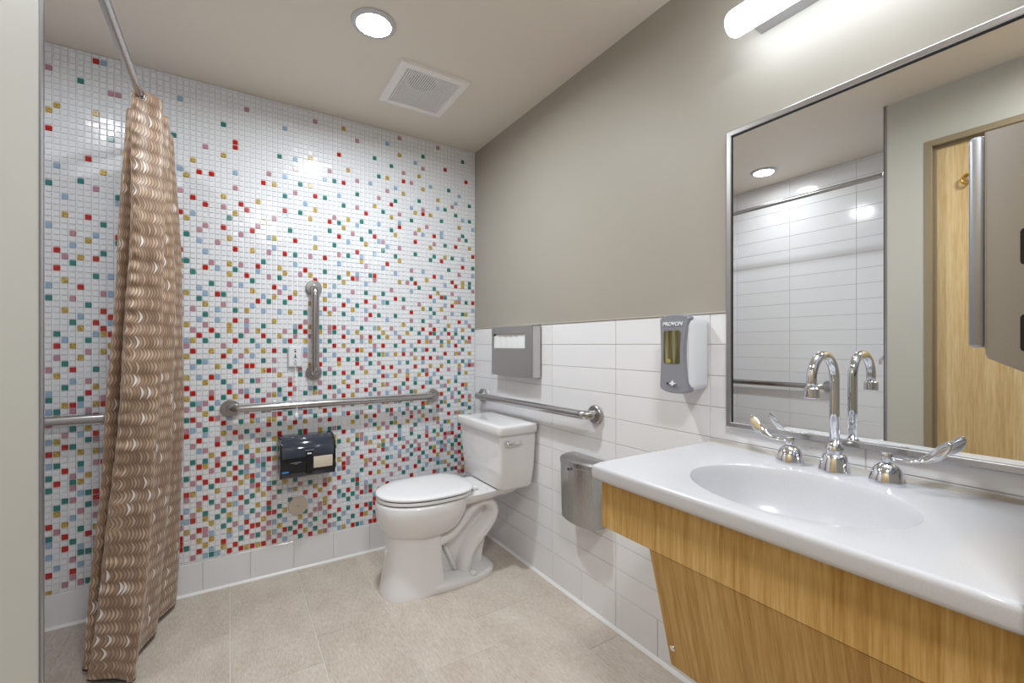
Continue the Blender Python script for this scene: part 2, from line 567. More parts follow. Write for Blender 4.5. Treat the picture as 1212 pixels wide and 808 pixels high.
# tile colours, top row first: 0 white 1 red 2 teal 3 gold 4 pale blue 5 mauve
MOSAIC = '''
000000000000000000000000000000000000000000000000000000000000000000000000000000000000000000000
000000000000000001400000000000000000000000000000000000000000000000000000500000000050000000000
000000000000000000000000000000000000000000000000000005000003000000000000000000000000000000000
000000000000000000000000000000000000000050000000000000000000000000000400000000000000000002000
000000000005000000000000000004000000000000000000000000000000005000000000000000200000000000000
000000000000000200000000000000000000000000000004000000000000000000000000300000000000000000000
000000000000000000055000000000000000000000000000000000000000000000000000000040000000100000000
000000000000000000000000000000000000200000000000000000000000000000200000000000500000000000000
000000100000000000000000000000000000000000000000000000000010000000000020000000000000000000100
000000000000000000000000000000000000000000000000000000000000000000000000050003000000000000000
000000000000300003000000000000000000001000000000000030000000000000000000000000000000000000000
000000000003000000000000000020000000001000000020040300000000300000020300010500004000020000000
000000000000000005000000000000000500000000000000000000005000000000000000000000300000000040000
000000000000000000000000000000000000300000000000010000000000005004000004000000000000000000000
000000000001000000020000000000000000000000000000000000040201000000000500030000000030000400020
000000000000000000000000000000030000000000005004000000000000000000000000000002000000005000000
000000000200000000000300000000000000004000000000002030000000002000050002000000000040200000000
000010000000000000000000000004001010000000010300000000000040000000000010000400500000000200000
000000000020000010000000000000300000000000000000050001020000000000300000000030103000000004020
100000000000000000000000000000000000005000000002000000000002005000002000500000000002000000000
000000000000400000300000000000000000000000000000000400000000000010000030000200000000000030004
000000500000000000000000000005000000300000300000000003000000000000000000400000050000000000000
000000000000000200000004000000010000000100000001002000000500300200040000100003000004000002000
000000005002000005000000000000000100500010000004000030001020004000000020000050400104000050200
001000000000000000002000000000000000003000000500000000000003000002000003000000000000000000000
000000000000040000004020000001040000020000030000000000002000050000100000000010000500200100030
000000000010000000000100000200300000000000500000200000000010000200045000000000003000000000000
000200120000000000000000000050000500100001000000000004000000400030000400500000000000000000001
000000400000030010000000000300005000000500004300010000000200000000002000000020000200302004000
000000000000000000200002000000200000030000000000000003000000001000400002000000002001000000000
000200000004000000000000000010004005000000000400000000000050200400000000300000000000000001002
003000200000005004001000010000000000001003005001020050010000000300000100000000000000020000000
000002000020000030002000000001000400000000000000000000000040000050004000000500400000000050004
000020000000004000000010000000000000000000020000040000000000000000000004000000000104000000000
040000000000100000200000000002200050030500100030000100020000304002100000000200030000001003020
000020000400050301000100005003000104002000400003005030000020015000500000305010000000400103020
000020050000002000000000020000020000030010005020000001000003000040000000000002000200000000005
000100050000100000000000400005000000000002000000000000030400000000000050000400000030005000000
001000100000000002040000000000000020050400000104000000000000050020002000000000001001200040000
000000000000030000000000000000004000000003000050030000004020000000300001020000000400000350201
000003110004000100000000000002300401200000040300100000030000400010004200000005000000401000000
100020000400000000540000004001002000004000102002000030000001002000500000050000302003000000004
500000000002005000000005000000000300500004000000000000010500030040000000000100000200004002300
002000000000000020000000000005050004002030040040300200403002000001020002000000004000500000000
000000000000030000100000000001000200000000000000000000000000040050000400000500200040000010400
000100400000000400011000021000004004001050000300000500000000000000000000030000005000030000050
000004000010002001040424000020300500030040020000041030205105000200430050000200100100200403002
000002500050000300100000000000050010030050300005020100305200403000003004003002001204010200000
050000000030200004310350530030001002000200010030050050000001000501020300500000040050005002010
004000000000040020000001050020430200001002002004100300402000020403000000010001035002030040350
000000050000103000030000004030500000500000400000000000000103000000501002000400000003040100000
500020050020000050300100000000010030030030030102000400020000501300400000040020410200000002000
004400000000500300050050000300300000100504000000000500500400000001023403010500000000100350030
053010014010020000000000400001002400004000020500000000040010202040000000000030101054000000000
030200130005001002000000000400040003020011000000000030100030001002050000402000400000020402040
500050000000300000000000400000000000001040031500005000005000000500001010000010003003000030415
000000000200004050010014005440304014000000000030002000020201020030040000504000250010050050000
500000040030020003050000025410000300200302500000500000000000400000001403003003010400000020300
000004000004000010050100200002100000040000000500100000500003001000200000001040004002000400000
003040510002000200500010010000010050010540200020050042001200100005003500020020042050030200000
500000000010031403102000402040300010203010005340100203500040005010200001405000100004500001300
202001000004205050000200013100024504000005410002000000020501030004050400500230000000020500400
000400000400300021000004055504505020000000000000000000000000000000000000000000000031004020000
005205400001000000320423200410000300000050025004004000300005020030001305200300000000405001050
000213002120002030000000000000210015040001000510200140010100000002040000002000130002300430030
004040000000050401050200502020005000100203403305004002004004104500050210405020200010020002400
330015423004300025020000002000540200040000001020010300501000002030100050020505002045000000020
000050105000012000000005000020100400301020100000300000000000030004000004000100300000010534000
002430150001300303400002000000001005000504004010002100302520000050205023003004010530000000000
000000000050000000005450004000050001020000520300400000000001040000030500200020000050230050000
000200001004200205100005010250004500000430000000000000000300003500000000400500040004005020000
320000010230010400020230000012000030104020301200000000000320302540410501400200050202004010000
002120400002005030010000004020020205000105000000000000000200050053003050240002010030151002000
001022014500102300000324000000501301020202541300000000000000002000032040005050005400500520000
310504040002005000003310200000000050201050420000000000000001040001501404010205050042040200000
222002000400000421510145510004201000030240040500000000000030500100000000404051002304502010000
010015020540025001020305000005050101501031405000000000000201500035050240500200200101405002000
202004100000200025010004000020004020000302040000505300001041000050103000015005040030030510000
454042010520300500201115000000130003005005104203020000000400400200000105000002001440002005000
530545005300004005040425530000500100014040301000005020053010004001030000504010040024300201000
000001012001030000502503140300005020500102030020430003010004021000000050020000200000050050000
002210003040500203104040550450403005034020000500000100300500002040505000000100000140202103000
504000000402010010102005101011050200200500301000200001001020105052000100000000000000000051000
520100040104002005500002010104410302030402042020000040030042020141030100000000000000000000000
500000013000010404501040403405000030020040501103000000530500204000400200000000000000000000000
200210153024000223055130550040301500205010030020000205501000000000151100000000000000000000000
020000001000005000020000041341050540030401105404003050040010201012152200000000000000000000000
000200504000400401052005305201003030040010050030020402001204000401000000000000000000000000000
050200403301001000551012010001200300100205203401201040010020020130213000000000000000000000000
500002022020005005255405201040001040301000005050010302005400400000511400000000000000000000000
002000455100050521105031010000050424010131310104002010350043012401100000000000000000000000000
022200020113000001055000003030000000000000000000000000000000000000000000000000000000000000000
'''.split()
mosaic = {(C0 + i, R1 - j): int(ch) for j, line in enumerate(MOSAIC) for i, ch in enumerate(line)}

def mosaic_box(c, r):
    x = X00 + c * PX
    z = Z00 + r * PZ
    x0, x1 = max(x - PX / 2 + .0013, XS + .001), min(x + PX / 2 - .0013, XR - .001)
    z0, z1 = max(z - PZ / 2 + .0013, base_top(x) + .001), min(z + PZ / 2 - .0013, H - .001)
    return x0, x1, z0, z1

def mosaic_faces(verts, faces, fm, x0, x1, z0, z1, y, mi, tx=0.0, tz=0.0):
    """one pillow-edged glass tile: raised face plus four bevel sides"""
    b = 0.0016
    th = 0.0028
    n = len(verts)
    xm, zm = (x0 + x1) / 2, (z0 + z1) / 2
    verts += [(x0, y + .002, z0), (x1, y + .002, z0), (x1, y + .002, z1), (x0, y + .002, z1)]
    for x, z in ((x0 + b, z0 + b), (x1 - b, z0 + b), (x1 - b, z1 - b), (x0 + b, z1 - b)):
        verts.append((x, y - th + (x - xm) * tx + (z - zm) * tz, z))
    for f in ((4, 5, 6, 7), (0, 1, 5, 4), (1, 2, 6, 5), (2, 3, 7, 6), (3, 0, 4, 7)):
        faces.append(tuple(n + i for i in f))
        fm.append(mi)

rt = random.Random(5)
# the 300 tiles that show largest: the columns nearest the camera, left of the curtain
big = [(c, r) for c in (0, 1, 2, 3) for r in range(1, R1)][:300]
bigset = set(big)
unit = {}
for ci in range(6):
    for k in range(4):
        v, f, fm = [], [], []
        w, hh = PX - .0026, PZ - .0026
        mosaic_faces(v, f, fm, -w / 2, w / 2, -hh / 2, hh / 2, 0, 0, rt.uniform(-.02, .02), rt.uniform(-.02, .02))
        me = bpy.data.meshes.new('mosaic_tile')
        me.from_pydata(v, [], f)
        me.materials.append(M[COLS[ci]])
        unit[(ci, k)] = me
V, F, FM = [], [], []
for c in range(C0, C1 + 1):
    for r in range(R0, R1 + 1):
        x0, x1, z0, z1 = mosaic_box(c, r)
        if x1 - x0 < .005 or z1 - z0 < .005:
            continue
        ci = mosaic.get((c, r), 0)
        if (c, r) in bigset:
            place('mosaic_tile', unit[(ci, rt.randrange(4))], (X00 + c * PX, YD + 0.001, Z00 + r * PZ), wall_back)
        else:
            mosaic_faces(V, F, FM, x0, x1, z0, z1, YD + 0.001, ci, rt.uniform(-.02, .02), rt.uniform(-.02, .02))
me = bpy.data.meshes.new('mosaic_field')
me.from_pydata(V, [], F)
for k in COLS:
    me.materials.append(M[k])
for p, mi in zip(me.polygons, FM):
    p.material_index = mi
field = bpy.data.objects.new('mosaic_field', me)
col.objects.link(field)
field.parent = wall_back
field['kind'] = 'stuff'

# ------------------------------------------------------------------ floor tiles
def floor_tile(x0, x1, y0, y1, m='floor_tile', name='floor_tile'):
    me = tile_mesh('floor_' + m, x1 - x0, y1 - y0, 0.008, 0.0008, m)
    place(name, me, ((x0 + x1) / 2, (y0 + y1) / 2, -0.004), floor)
G = 0.0034
fx = [XL - 0.12 + 0.0, 0.0, 0.296, 0.595, 0.89, 1.179, XR]
fj = [2.17, 2.39, 1.943, 1.513, 1.713, 1.299]
for (x0, x1), j in zip(spans(fx), fj):
    L = 0.61
    ys = []
    y = j
    while y > -1.25:
        y -= L
    while y < YD + 0.7:
        ys.append(min(max(y, -1.25), YD)); y += L
    ys = sorted(set(ys))
    for y0, y1 in spans(ys):
        if x1 < 0.01:      # threshold strip beside the door wall
            y0c = y0
            if y1 <= YC:
                a0 = XL
            else:
                a0 = x0
            if y0 < YC < y1:
                floor_tile(XL, x1, y0, YC)
                floor_tile(x0, x1, YC + G, y1)
            else:
                floor_tile(a0, x1, y0, y1)
        else:
            floor_tile(x0, x1, y0, y1)
# narrow stone strips of the shower floor
k = 0
x = XS
while x < XL - 0.13:
    x1 = min(x + 0.052, XL - 0.12)
    y = YC - 0.1 - (k * 0.137) % 0.2
    while y < YD:
        y1 = min(y + 0.31, YD)
        a = max(y, YC)
        if y1 - a > 0.02:
            floor_tile(x + 0.001, x1 - 0.001, a + 0.001, y1 - 0.001, 'shower_floor_tile', 'shower_floor_tile')
        y += 0.31
    x += 0.052
    k += 1

# ------------------------------------------------------------------ door
door = thing('door_1', 'light oak door in taupe frame, seen in the mirror', 'door', (XL - 0.05, (DO0 + DO1) / 2, 0))
del door['category']
door['kind'] = 'structure'
bm = BM()
fw = 0.03
for (a, b, z0, z1) in ((DO1 - fw, DO1, 0, DZ), (DO0, DO0 + fw, 0, DZ), (DO0 + fw, DO1 - fw, DZ - fw, DZ)):
    box(bm, XL - 0.12, XL + 0.004, a, b, z0, z1, 0.002, 1)
for (a, b, z0, z1) in ((DO1 - fw - .012, DO1 - fw, 0, DZ - fw), (DO0 + fw, DO0 + fw + .012, 0, DZ - fw), (DO0 + fw + .012, DO1 - fw - .012, DZ - fw - .012, DZ - fw)):
    box(bm, XL - 0.06, XL - 0.022, a, b, z0, z1, 0.001, 1)
obj('door_frame', bm, 'frame_paint', door)
bm = BM(); box(bm, XL - 0.075, XL - 0.030, DO0 + fw + .004, DO1 - fw - .004, 0.008, DZ - fw - .004, 0.002, 1)
slab = obj('door_slab', bm, 'oak_door', door)
bm = BM()
ring = [Vector((XL - 0.026 + 0.016 * 0, 0.626 + math.cos(a) * 0.017, 1.965 + math.sin(a) * 0.021)) for a in [2 * math.pi * k / 20 for k in range(21)]]
tube(bm, [p + Vector((0.012, 0, 0)) for p in ring], 0.0045, 10, caps=False)
lathe(bm, [(0.007, 0), (0.007, 0.016)], (XL - 0.031, 0.626, 1.986), 0, 12)
obj('door_hook', bm, 'brass', door, True)
bm = BM()
lathe(bm, [(0.028, 0), (0.028, 0.008)], (XL - 0.030, DO0 + 0.11, 0.95), 0, 24)
tube(bm, [(XL - 0.03, DO0 + 0.11, 0.95), (XL + 0.02, DO0 + 0.11, 0.95), (XL + 0.03, DO0 + 0.13, 0.95), (XL + 0.03, DO0 + 0.22, 0.95)], 0.009, 12)
obj('door_lever', bm, 'steel_v', door, True)

# ================================================================== LAMPS
def downlight(x, y, label, watts, k=1.0):
    t = thing('recessed_light', label, 'ceiling light', (x, y, H), 'recessed ceiling downlights')
    bm = BM()
    lathe(bm, [(0.066 * k, -0.010), (0.066 * k + 0.017, -0.006), (0.066 * k + 0.019, 0.0), (0.062 * k, 0.0)], (x, y, H), 2, 48, cap=False)
    obj('trim_ring', bm, 'lamp_trim', t, True)
    bm = BM()
    lathe(bm, [(0.0655 * k, -0.002), (0.066 * k, -0.008), (0.05 * k, -0.0095), (0.0, -0.010)], (x, y, H), 2, 48, cap=False)
    bmesh.ops.remove_doubles(bm, verts=bm.verts, dist=1e-5)
    obj('lens', bm, 'lens', t, True)
    ld = bpy.data.lights.new('lamp', 'AREA')
    ld.shape = 'DISK'
    ld.size = 0.125 * k
    ld.energy = watts
    ld.spread = math.radians(DOWNLIGHT_SPREAD)
    ld.color = (0.87, 0.95, 1.0)
    lo = bpy.data.objects.new('lamp', ld)
    col.objects.link(lo)
    lo.parent = t
    lo.location = (0, 0, -0.0125)
downlight(0.475, 1.760, 'round recessed ceiling light near the square vent', DOWNLIGHT_W[0])
downlight(-0.590, 1.750, 'round recessed ceiling light over the shower, seen in the mirror', DOWNLIGHT_W[1])

downlight(0.27, -0.02, 'added wide round fill light, unseen, over the entry beside the oak door', DOWNLIGHT_W[2], 2.4)  # added fill lamp out of view, brightens the door wall and vanity front

# vanity tube light above mirror
t = thing('vanity_light', 'glowing white tube wall light with grey bracket above the mirror', 'wall light', (XR, 0.46, 2.15))
TX, TZ, TR = 1.248, 2.122, 0.037
bm = BM()
rings = []
for s, rr in ((0.770, 0.006), (0.769, 0.020), (0.765, 0.030), (0.758, 0.0355), (0.750, TR), (0.175, TR), (0.167, 0.0355), (0.160, 0.030), (0.156, 0.020), (0.155, 0.006)):
    rings.append([Vector((TX + math.cos(a) * rr, s, TZ + math.sin(a) * rr)) for a in [2 * math.pi * k / 28 for k in range(28)]])
loft(bm, rings)
obj('diffuser', bm, 'tube_lens', t, True)
bm = BM()
box(bm, TX + 0.028, XR, 0.19, 0.733, TZ - 0.002, TZ + 0.034, 0.002, 1)
obj('bracket', bm, 'steel_edge', t)

# ceiling vent
vx0, vx1, vy0, vy1 = 0.634, 0.972, 1.903, 2.277
t = thing('ceiling_vent', 'square white ceiling exhaust vent with fine slats', 'vent', ((vx0 + vx1) / 2, (vy0 + vy1) / 2, H))
bm = BM()
fwv = 0.036
outer = [(vx0, vy0), (vx1, vy0), (vx1, vy1), (vx0, vy1)]
def inset(d, z):
    return [Vector((vx0 + d, vy0 + d, z)), Vector((vx1 - d, vy0 + d, z)), Vector((vx1 - d, vy1 - d, z)), Vector((vx0 + d, vy1 - d, z))]
loft(bm, [inset(0, H), inset(0.003, H - 0.012), inset(fwv, H - 0.014), inset(fwv + .003, H - 0.004)], False, False)
obj('frame', bm, 'light_plastic', t)
bm = BM()
box(bm, vx0 + fwv, vx1 - fwv, vy0 + fwv, vy1 - fwv, H - 0.0035, H - 0.0005)
obj('back_plate', bm, 'vent_grille', t)
bm = BM()
lathe(bm, [(0.064, -0.0035), (0.064, -0.0055), (0.0, -0.0055)], (0.777, 2.03, H), 2, 40, cap=False)
obj('fan_opening', bm, mat('fan_opening', srgb(120, 118, 124), 0.7), t)
bm = BM()
n = 26
for i in range(n):
    xx = vx0 + fwv + (i + 0.5) * (vx1 - vx0 - 2 * fwv) / n
    box(bm, xx - 0.0030, xx + 0.0030, vy0 + fwv + .002, vy1 - fwv - .002, H - 0.0115, H - 0.0075)
gr = obj('slats', bm, 'vent_grille', t)
gr['kind'] = 'stuff'

# ================================================================== CURTAIN AND ROD
RX, RZ = -0.281, 2.094
t = thing('curtain_rod', 'straight steel curtain rod across the shower opening under the ceiling', 'curtain rod', (RX, YC, RZ))
bm = BM(); tube(bm, [(RX, YC + 0.004, RZ), (RX, YD - 0.004, RZ)], 0.0135, 20)
obj('rod', bm, 'steel_bar', t, True, 1.0)
for yy, d in ((YC + 0.002, 1), (YD - 0.004, -1)):
    bm = BM(); lathe(bm, [(0.030, 0), (0.030, d * 0.006), (0.018, d * 0.016), (0.0145, d * 0.018)], (RX, yy, RZ), 1, 24)
    obj('rod_flange', bm, 'steel_v', t, True, 0.6)

# plan-view fold points: (top), (mid), (bottom)
FOLDS = [
    ((-.330, 2.40), (-.375, 2.38), (-.425, 2.40)),
    ((-.337, 2.215), (-.372, 2.14), (-.450, 2.175)),
    ((-.306, 2.185), (-.318, 2.155), (-.395, 2.150)),
    ((-.298, 2.085), (-.322, 2.045), (-.420, 2.090)),
    ((-.258, 2.098), (-.268, 2.035), (-.345, 2.045)),
    ((-.214, 2.125), (-.214, 2.040), (-.280, 2.005)),
    ((-.246, 2.195), (-.236, 2.160), (-.292, 2.160)),
    ((-.207, 2.215), (-.190, 2.240), (-.252, 2.290)),
    ((-.240, 2.285), (-.228, 2.330), (-.272, 2.350)),
    ((-.203, 2.360), (-.174, 2.440), (-.206, 2.500)),
    ((-.245, 2.470), (-.235, 2.520), (-.262, 2.545)),
]
def curtain():
    t = thing('shower_curtain', 'tan patterned shower curtain gathered at the mosaic wall end of the rod', 'curtain', (-0.28, 2.25, 0.02))
    NV, NS = 300, 10
    ztop, zbot = 2.112, 0.022
    drop = [.05, .038, .03, -.008, 0, .012, .03, .028, .04, .045, .055]
    levels = []
    rr = random.Random(3)
    for i in range(NV + 1):
        v = i / NV            # 0 top .. 1 bottom
        pts = []
        for a, b, c in FOLDS:
            # quadratic through top, mid, bottom
            l0, l1, l2 = 2 * (v - .5) * (v - 1), -4 * v * (v - 1), 2 * v * (v - .5)
            pts.append(Vector((a[0] * l0 + b[0] * l1 + c[0] * l2, a[1] * l0 + b[1] * l1 + c[1] * l2, 0)))
        cur = catmull(pts, NS)
        levels.append(cur)
    ref = levels[NV // 2]
    s = [0.0]
    for p, q in zip(ref[:-1], ref[1:]):
        s.append(s[-1] + (q - p).length)
    bm = BM()
    uvl = bm.loops.layers.uv.new('UVMap')
    grid = []
    for i, cur in enumerate(levels):
        v = i / NV
        row = []
        for j, p in enumerate(cur):
            z = ztop + (zbot - ztop) * v
            jf = j / NS
            j0 = min(int(jf), len(drop) - 2)
            z -= (drop[j0] + (drop[j0 + 1] - drop[j0]) * (jf - j0)) * max(0, 1 - v * 4)
            # soft cross wrinkles
            w = 0.0030 * math.sin(z * 62 + s[j] * 16) * math.sin(s[j] * 21 + 1.2) + 0.004 * math.sin(z * 9 + j * 0.21)
            ds = (s[j] - s[3 * NS] - 0.022) / 0.014      # puckered seam on the front panel
            w += 0.0045 * math.sin(z * 128) * math.exp(-ds * ds)
            row.append(bm.verts.new((p.x + w * 0.4, p.y + w, z)))
        grid.append(row)
    for i in range(NV):
        for j in range(len(ref) - 1):
            f = bm.faces.new((grid[i][j], grid[i + 1][j], grid[i + 1][j + 1], grid[i][j + 1]))
            f.smooth = True
            for lp, (ii, jj) in zip(f.loops, ((i, j), (i + 1, j), (i + 1, j + 1), (i, j + 1))):
                lp[uvl].uv = (s[jj], ztop + (zbot - ztop) * ii / NV)
    bmesh.ops.translate(bm, verts=bm.verts, vec=-world_loc(t))
    me = bpy.data.meshes.new('fabric')
    bm.to_mesh(me); bm.free()
    me.materials.append(M['curtain'])
    o = bpy.data.objects.new('fabric', me)
    col.objects.link(o); o.parent = t
    so = o.modifiers.new('thickness', 'SOLIDIFY')
    so.thickness = 0.0025
    # dark turned hem along the bottom
    hem = BM()
    cur = levels[-1]
    rings = [[Vector((p.x, p.y, zbot - 0.001)), Vector((p.x, p.y, zbot + 0.004))] for p in cur]
    vr = [[hem.verts.new((q.x + .0006, q.y - .0016, q.z)) for q in r] for r in rings]
    for a, b in zip(vr[:-1], vr[1:]):
        hem.faces.new((a[0], b[0], b[1], a[1]))
    obj('hem', hem, 'black_plastic', t)
    for yy in (2.094, 2.19, 2.24, 2.30, 2.40):
        bm = BM()
        ring = [Vector((RX + math.cos(a) * 0.019, yy - 0.004, RZ + math.sin(a) * 0.019)) for a in [2 * math.pi * k / 24 for k in range(25)]]
        tube(bm, ring, 0.0035, 8, caps=False)
        obj('grommet', bm, 'chrome', t, True)
curtain()

# ================================================================== GRAB BARS
def grab_bar(label, p0, p1, nrm, off=0.058, r=0.019, group='satin steel grab bars'):
    p0, p1, nrm = Vector(p0), Vector(p1), Vector(nrm)
    t = thing('grab_bar', label, 'grab bar', p0, group)
    d = (p1 - p0).normalized()
    R = 0.042
    pts = [p0 + nrm * 0.006]
    c0 = p0 + nrm * (off - R) + d * R
    for k in range(0, 9):
        a = math.pi / 2 * k / 8
        pts.append(c0 - d * (math.cos(a) * R) + nrm * (math.sin(a) * R))
    c1 = p1 + nrm * (off - R) - d * R
    for k in range(8, -1, -1):
        a = math.pi / 2 * k / 8
        pts.append(c1 + d * (math.cos(a) * R) + nrm * (math.sin(a) * R))
    pts.append(p1 + nrm * 0.006)
    bm = BM(); tube(bm, pts, r, 20, up=Vector((0.3, 0.2, 1)))
    obj('bar', bm, 'steel_bar', t, True)
    ax = max(range(3), key=lambda i: abs(nrm[i]))
    sg = 1 if nrm[ax] > 0 else -1
    for p in (p0, p1):
        bm = BM(); lathe(bm, [(0.040, 0), (0.0405, sg * 0.010), (0.037, sg * 0.014), (0.0195, sg * 0.015)], p, ax, 36)
        fl = obj('flange', bm, 'steel_flange', t, True, 0.5)
    return t
YT = YD - 0.004
grab_bar('long horizontal steel grab bar on the mosaic wall above the paper dispenser', (0.0, YT, 0.873), (1.053, YT, 0.873), (0, -1, 0))
grab_bar('short vertical steel grab bar on the mosaic wall', (0.378, YT, 1.487), (0.378, YT, 1.036), (0, -1, 0))
XT = XR - 0.0076
grab_bar('steel grab bar on the white tiled wall above the toilet tank', (XT, 2.466, 0.868), (XT, 1.444, 0.880), (-1, 0, 0))
grab_bar('steel grab bar on the mosaic wall inside the shower, left of the curtain', (-0.885, YT, 0.872), (-0.42, YT, 0.872), (0, -1, 0))
grab_bar('steel grab bar on the white shower wall, seen in the mirror', (XS + 0.0076, 1.462, 0.888), (XS + 0.0076, 2.45, 0.880), (1, 0, 0))

# shower valve on the end wall of the shower (edge seen in the mirror)
t = thing('shower_valve', 'small chrome shower valve at the edge of the shower, seen in the mirror', 'valve', (-0.50, YC, 1.12))
bm = BM(); lathe(bm, [(0.075, 0.001), (0.073, 0.008), (0.03, 0.012)], (-0.50, YC, 1.12), 1, 36)
obj('escutcheon', bm, 'chrome', t, True, 0.5)
bm = BM(); lathe(bm, [(0.028, 0.010), (0.026, 0.075), (0.024, 0.080)], (-0.50, YC, 1.12), 1, 24)
obj('knob', bm, 'chrome', t, True, 0.5)
bm = BM(); tube(bm, [(-0.50, YC + 0.086, 1.118), (-0.50, YC + 0.100, 1.10), (-0.50, YC + 0.104, 1.07)], 0.008, 12)
obj('lever', bm, 'chrome', t, True)

# ================================================================== TOILET
YT0 = 2.110
def egg(xf, xb, hw, z, n=40, sq=2.3):
    """closed outline, long rounded front (low x) and squarer back"""
    out = []
    xc = xf + (xb - xf) * 0.56
    for k in range(n):
        a = 2 * math.pi * k / n
        ca, sa = math.cos(a), math.sin(a)
        if ca < 0:
            e = 2.15
            rx = xc - xf
        else:
            e = sq + 0.8
            rx = xb - xc
        x = xc + rx * math.copysign(abs(ca) ** (2 / e), ca)
        y = hw * math.copysign(abs(sa) ** (2 / e), sa)
        out.append(Vector((x, YT0 + y, z)))
    return out

def toilet():
    t = thing('toilet', 'white floor-standing toilet with closed lid in the corner', 'toilet', (0.9, YT0, 0))
    # bowl on its front column
    bm = BM()
    def colr(xf, xb, hw, z):
        out = []
        xc = xf + .13
        for k in range(40):
            a = 2 * math.pi * k / 40
            ca, sa = math.cos(a), math.sin(a)
            e = 2.2 if ca < 0 else 9.0
            rx = xc - xf if ca < 0 else xb - xc
            out.append(Vector((xc + rx * math.copysign(abs(ca) ** (2 / e), ca), YT0 + hw * math.copysign(abs(sa) ** (2 / (2.6 if ca < 0 else 9.0)), sa), z)))
        return out
    loft(bm, [colr(.602, .888, .132, 0.0), colr(.602, .888, .132, .010), colr(.607, .886, .127, .03), colr(.618, .880, .117, .10), colr(.628, .876, .110, .18), colr(.634, .874, .108, .26), colr(.634, .874, .108, .32)])
    obj('column', bm, 'porcelain', t, True, 0.7)
    bm = BM()
    col_rings = [
        egg(.690, .90, .070, 0.252, sq=2.2), egg(.650, .93, .104, 0.262, sq=2.2), egg(.628, .955, .126, 0.277, sq=2.2), egg(.610, .975, .147, 0.300, sq=2.2),
        egg(.596, .992, .165, 0.330, sq=2.2), egg(.588, 1.004, .177, 0.358, sq=2.2), egg(.583, 1.012, .183, 0.380, sq=2.2),
        egg(.581, 1.016, .185, 0.400, sq=2.2), egg(.582, 1.018, .185, 0.428, sq=2.2), egg(.586, 1.018, .181, 0.438, sq=2.2), egg(.600, 1.010, .168, 0.441, sq=2.2)]
    loft(bm, col_rings)
    bowl = obj('bowl', bm, 'porcelain', t, True, 1.0)
    # foot behind the column
    bm = BM()
    def foot(xf, xb, hw, z):
        out = []
        for k in range(36):
            a = 2 * math.pi * k / 36
            ca, sa = math.cos(a), math.sin(a)
            x = (xf + xb) / 2 + (xb - xf) / 2 * math.copysign(abs(ca) ** .62, ca)
            w = hw * (1 - 0.10 * max(0, (x - 0.95) / 0.25))
            out.append(Vector((x, YT0 + w * math.copysign(abs(sa) ** .62, sa), z)))
        return out
    loft(bm, [foot(.74, 1.185, .140, 0), foot(.74, 1.187, .141, 0.016), foot(.742, 1.184, .139, 0.026), foot(.75, 1.172, .130, 0.034), foot(.77, 1.15, .10, 0.040)])
    obj('foot', bm, 'porcelain', t, True, 1.2)
    # trapway: thick S bend and its inner web
    bm = BM()
    path = [Vector(p) for p in ((.86, YT0, .225), (.93, YT0, .245), (.99, YT0, .290), (1.045, YT0, .345), (1.10, YT0, .372), (1.155, YT0, .360), (1.180, YT0, .310), (1.155, YT0, .255), (1.105, YT0, .205), (1.055, YT0, .155), (1.025, YT0, .10), (1.015, YT0, .03))]
    path = catmull(path, 5)
    n = len(path)
    rad = [0.046 - 0.010 * math.sin(math.pi * min(1, 1.3 * i / n)) for i in range(n)]
    tube(bm, path, rad, 24, ry=[0.104 - 0.012 * (i / n) for i in range(n)], up=Vector((1, 0, 0)))
    obj('trapway', bm, 'porcelain', t, True)
    bm = BM()
    prof = [(.84, .03), (1.12, .03), (1.13, .10), (1.155, .20), (1.19, .30), (1.19, .38), (1.02, .40), (.86, .33)]
    rings = []
    for yy, ins in ((YT0 - .034, .012), (YT0 - .028, 0), (YT0 + .028, 0), (YT0 + .034, .012)):
        cx = sum(p[0] for p in prof) / len(prof); cz = sum(p[1] for p in prof) / len(prof)
        rings.append([Vector((p[0] + (cx - p[0]) * ins, yy, p[1] + (cz - p[1]) * ins)) for p in prof])
    loft(bm, rings)
    obj('web', bm, 'porcelain', t)
    # slanted rib low on the side
    for sg in (-1, 1):
        bm = BM()
        tube(bm, [(.895, YT0 + sg * .042, .205), (.930, YT0 + sg * .050, .13), (.958, YT0 + sg * .060, .06)], 0.011, 10)
        obj('rib', bm, 'porcelain', t, True)
    # rear deck under the tank
    bm = BM()
    def deck(x0, x1, w0, w1, z, r=.03):
        return [Vector(p) for p in ((x0, YT0 - w0, z), (x0 + .02, YT0 - w0 - .0, z), (x1 - .02, YT0 - w1, z), (x1, YT0 - w1 + .02, z), (x1, YT0 + w1 - .02, z), (x1 - .02, YT0 + w1, z), (x0 + .02, YT0 + w0, z), (x0, YT0 + w0, z))]
    loft(bm, [deck(.98, 1.22, .09, .07, .372), deck(.95, 1.265, .125, .10, .392), deck(.93, 1.30, .150, .125, .415), deck(.93, 1.305, .152, .13, .436), deck(.94, 1.30, .146, .125, .442)])
    obj('deck', bm, 'porcelain', t, True, 0.7)
    # seat ring and lid
    def slab_egg(name, xf, xb, hw, z0, z1, r, m, crown=0.0):
        bm = BM()
        rings = [egg(xf + r, xb - r, hw - r, z0), egg(xf + r * .3, xb - r * .3, hw - r * .3, z0 + r * .35), egg(xf, xb, hw, z0 + r),
                 egg(xf, xb, hw, z1 - r), egg(xf + r * .35, xb - r * .35, hw - r * .35, z1 - r * .3), egg(xf + r, xb - r, hw - r, z1)]
        if crown:
            rings += [egg(xf + .05, xb - .05, hw - .05, z1 + crown * .6), egg(xf + .12, xb - .12, hw - .11, z1 + crown)]
        loft(bm, rings)
        return obj(name, bm, m, t, True, 0.9)
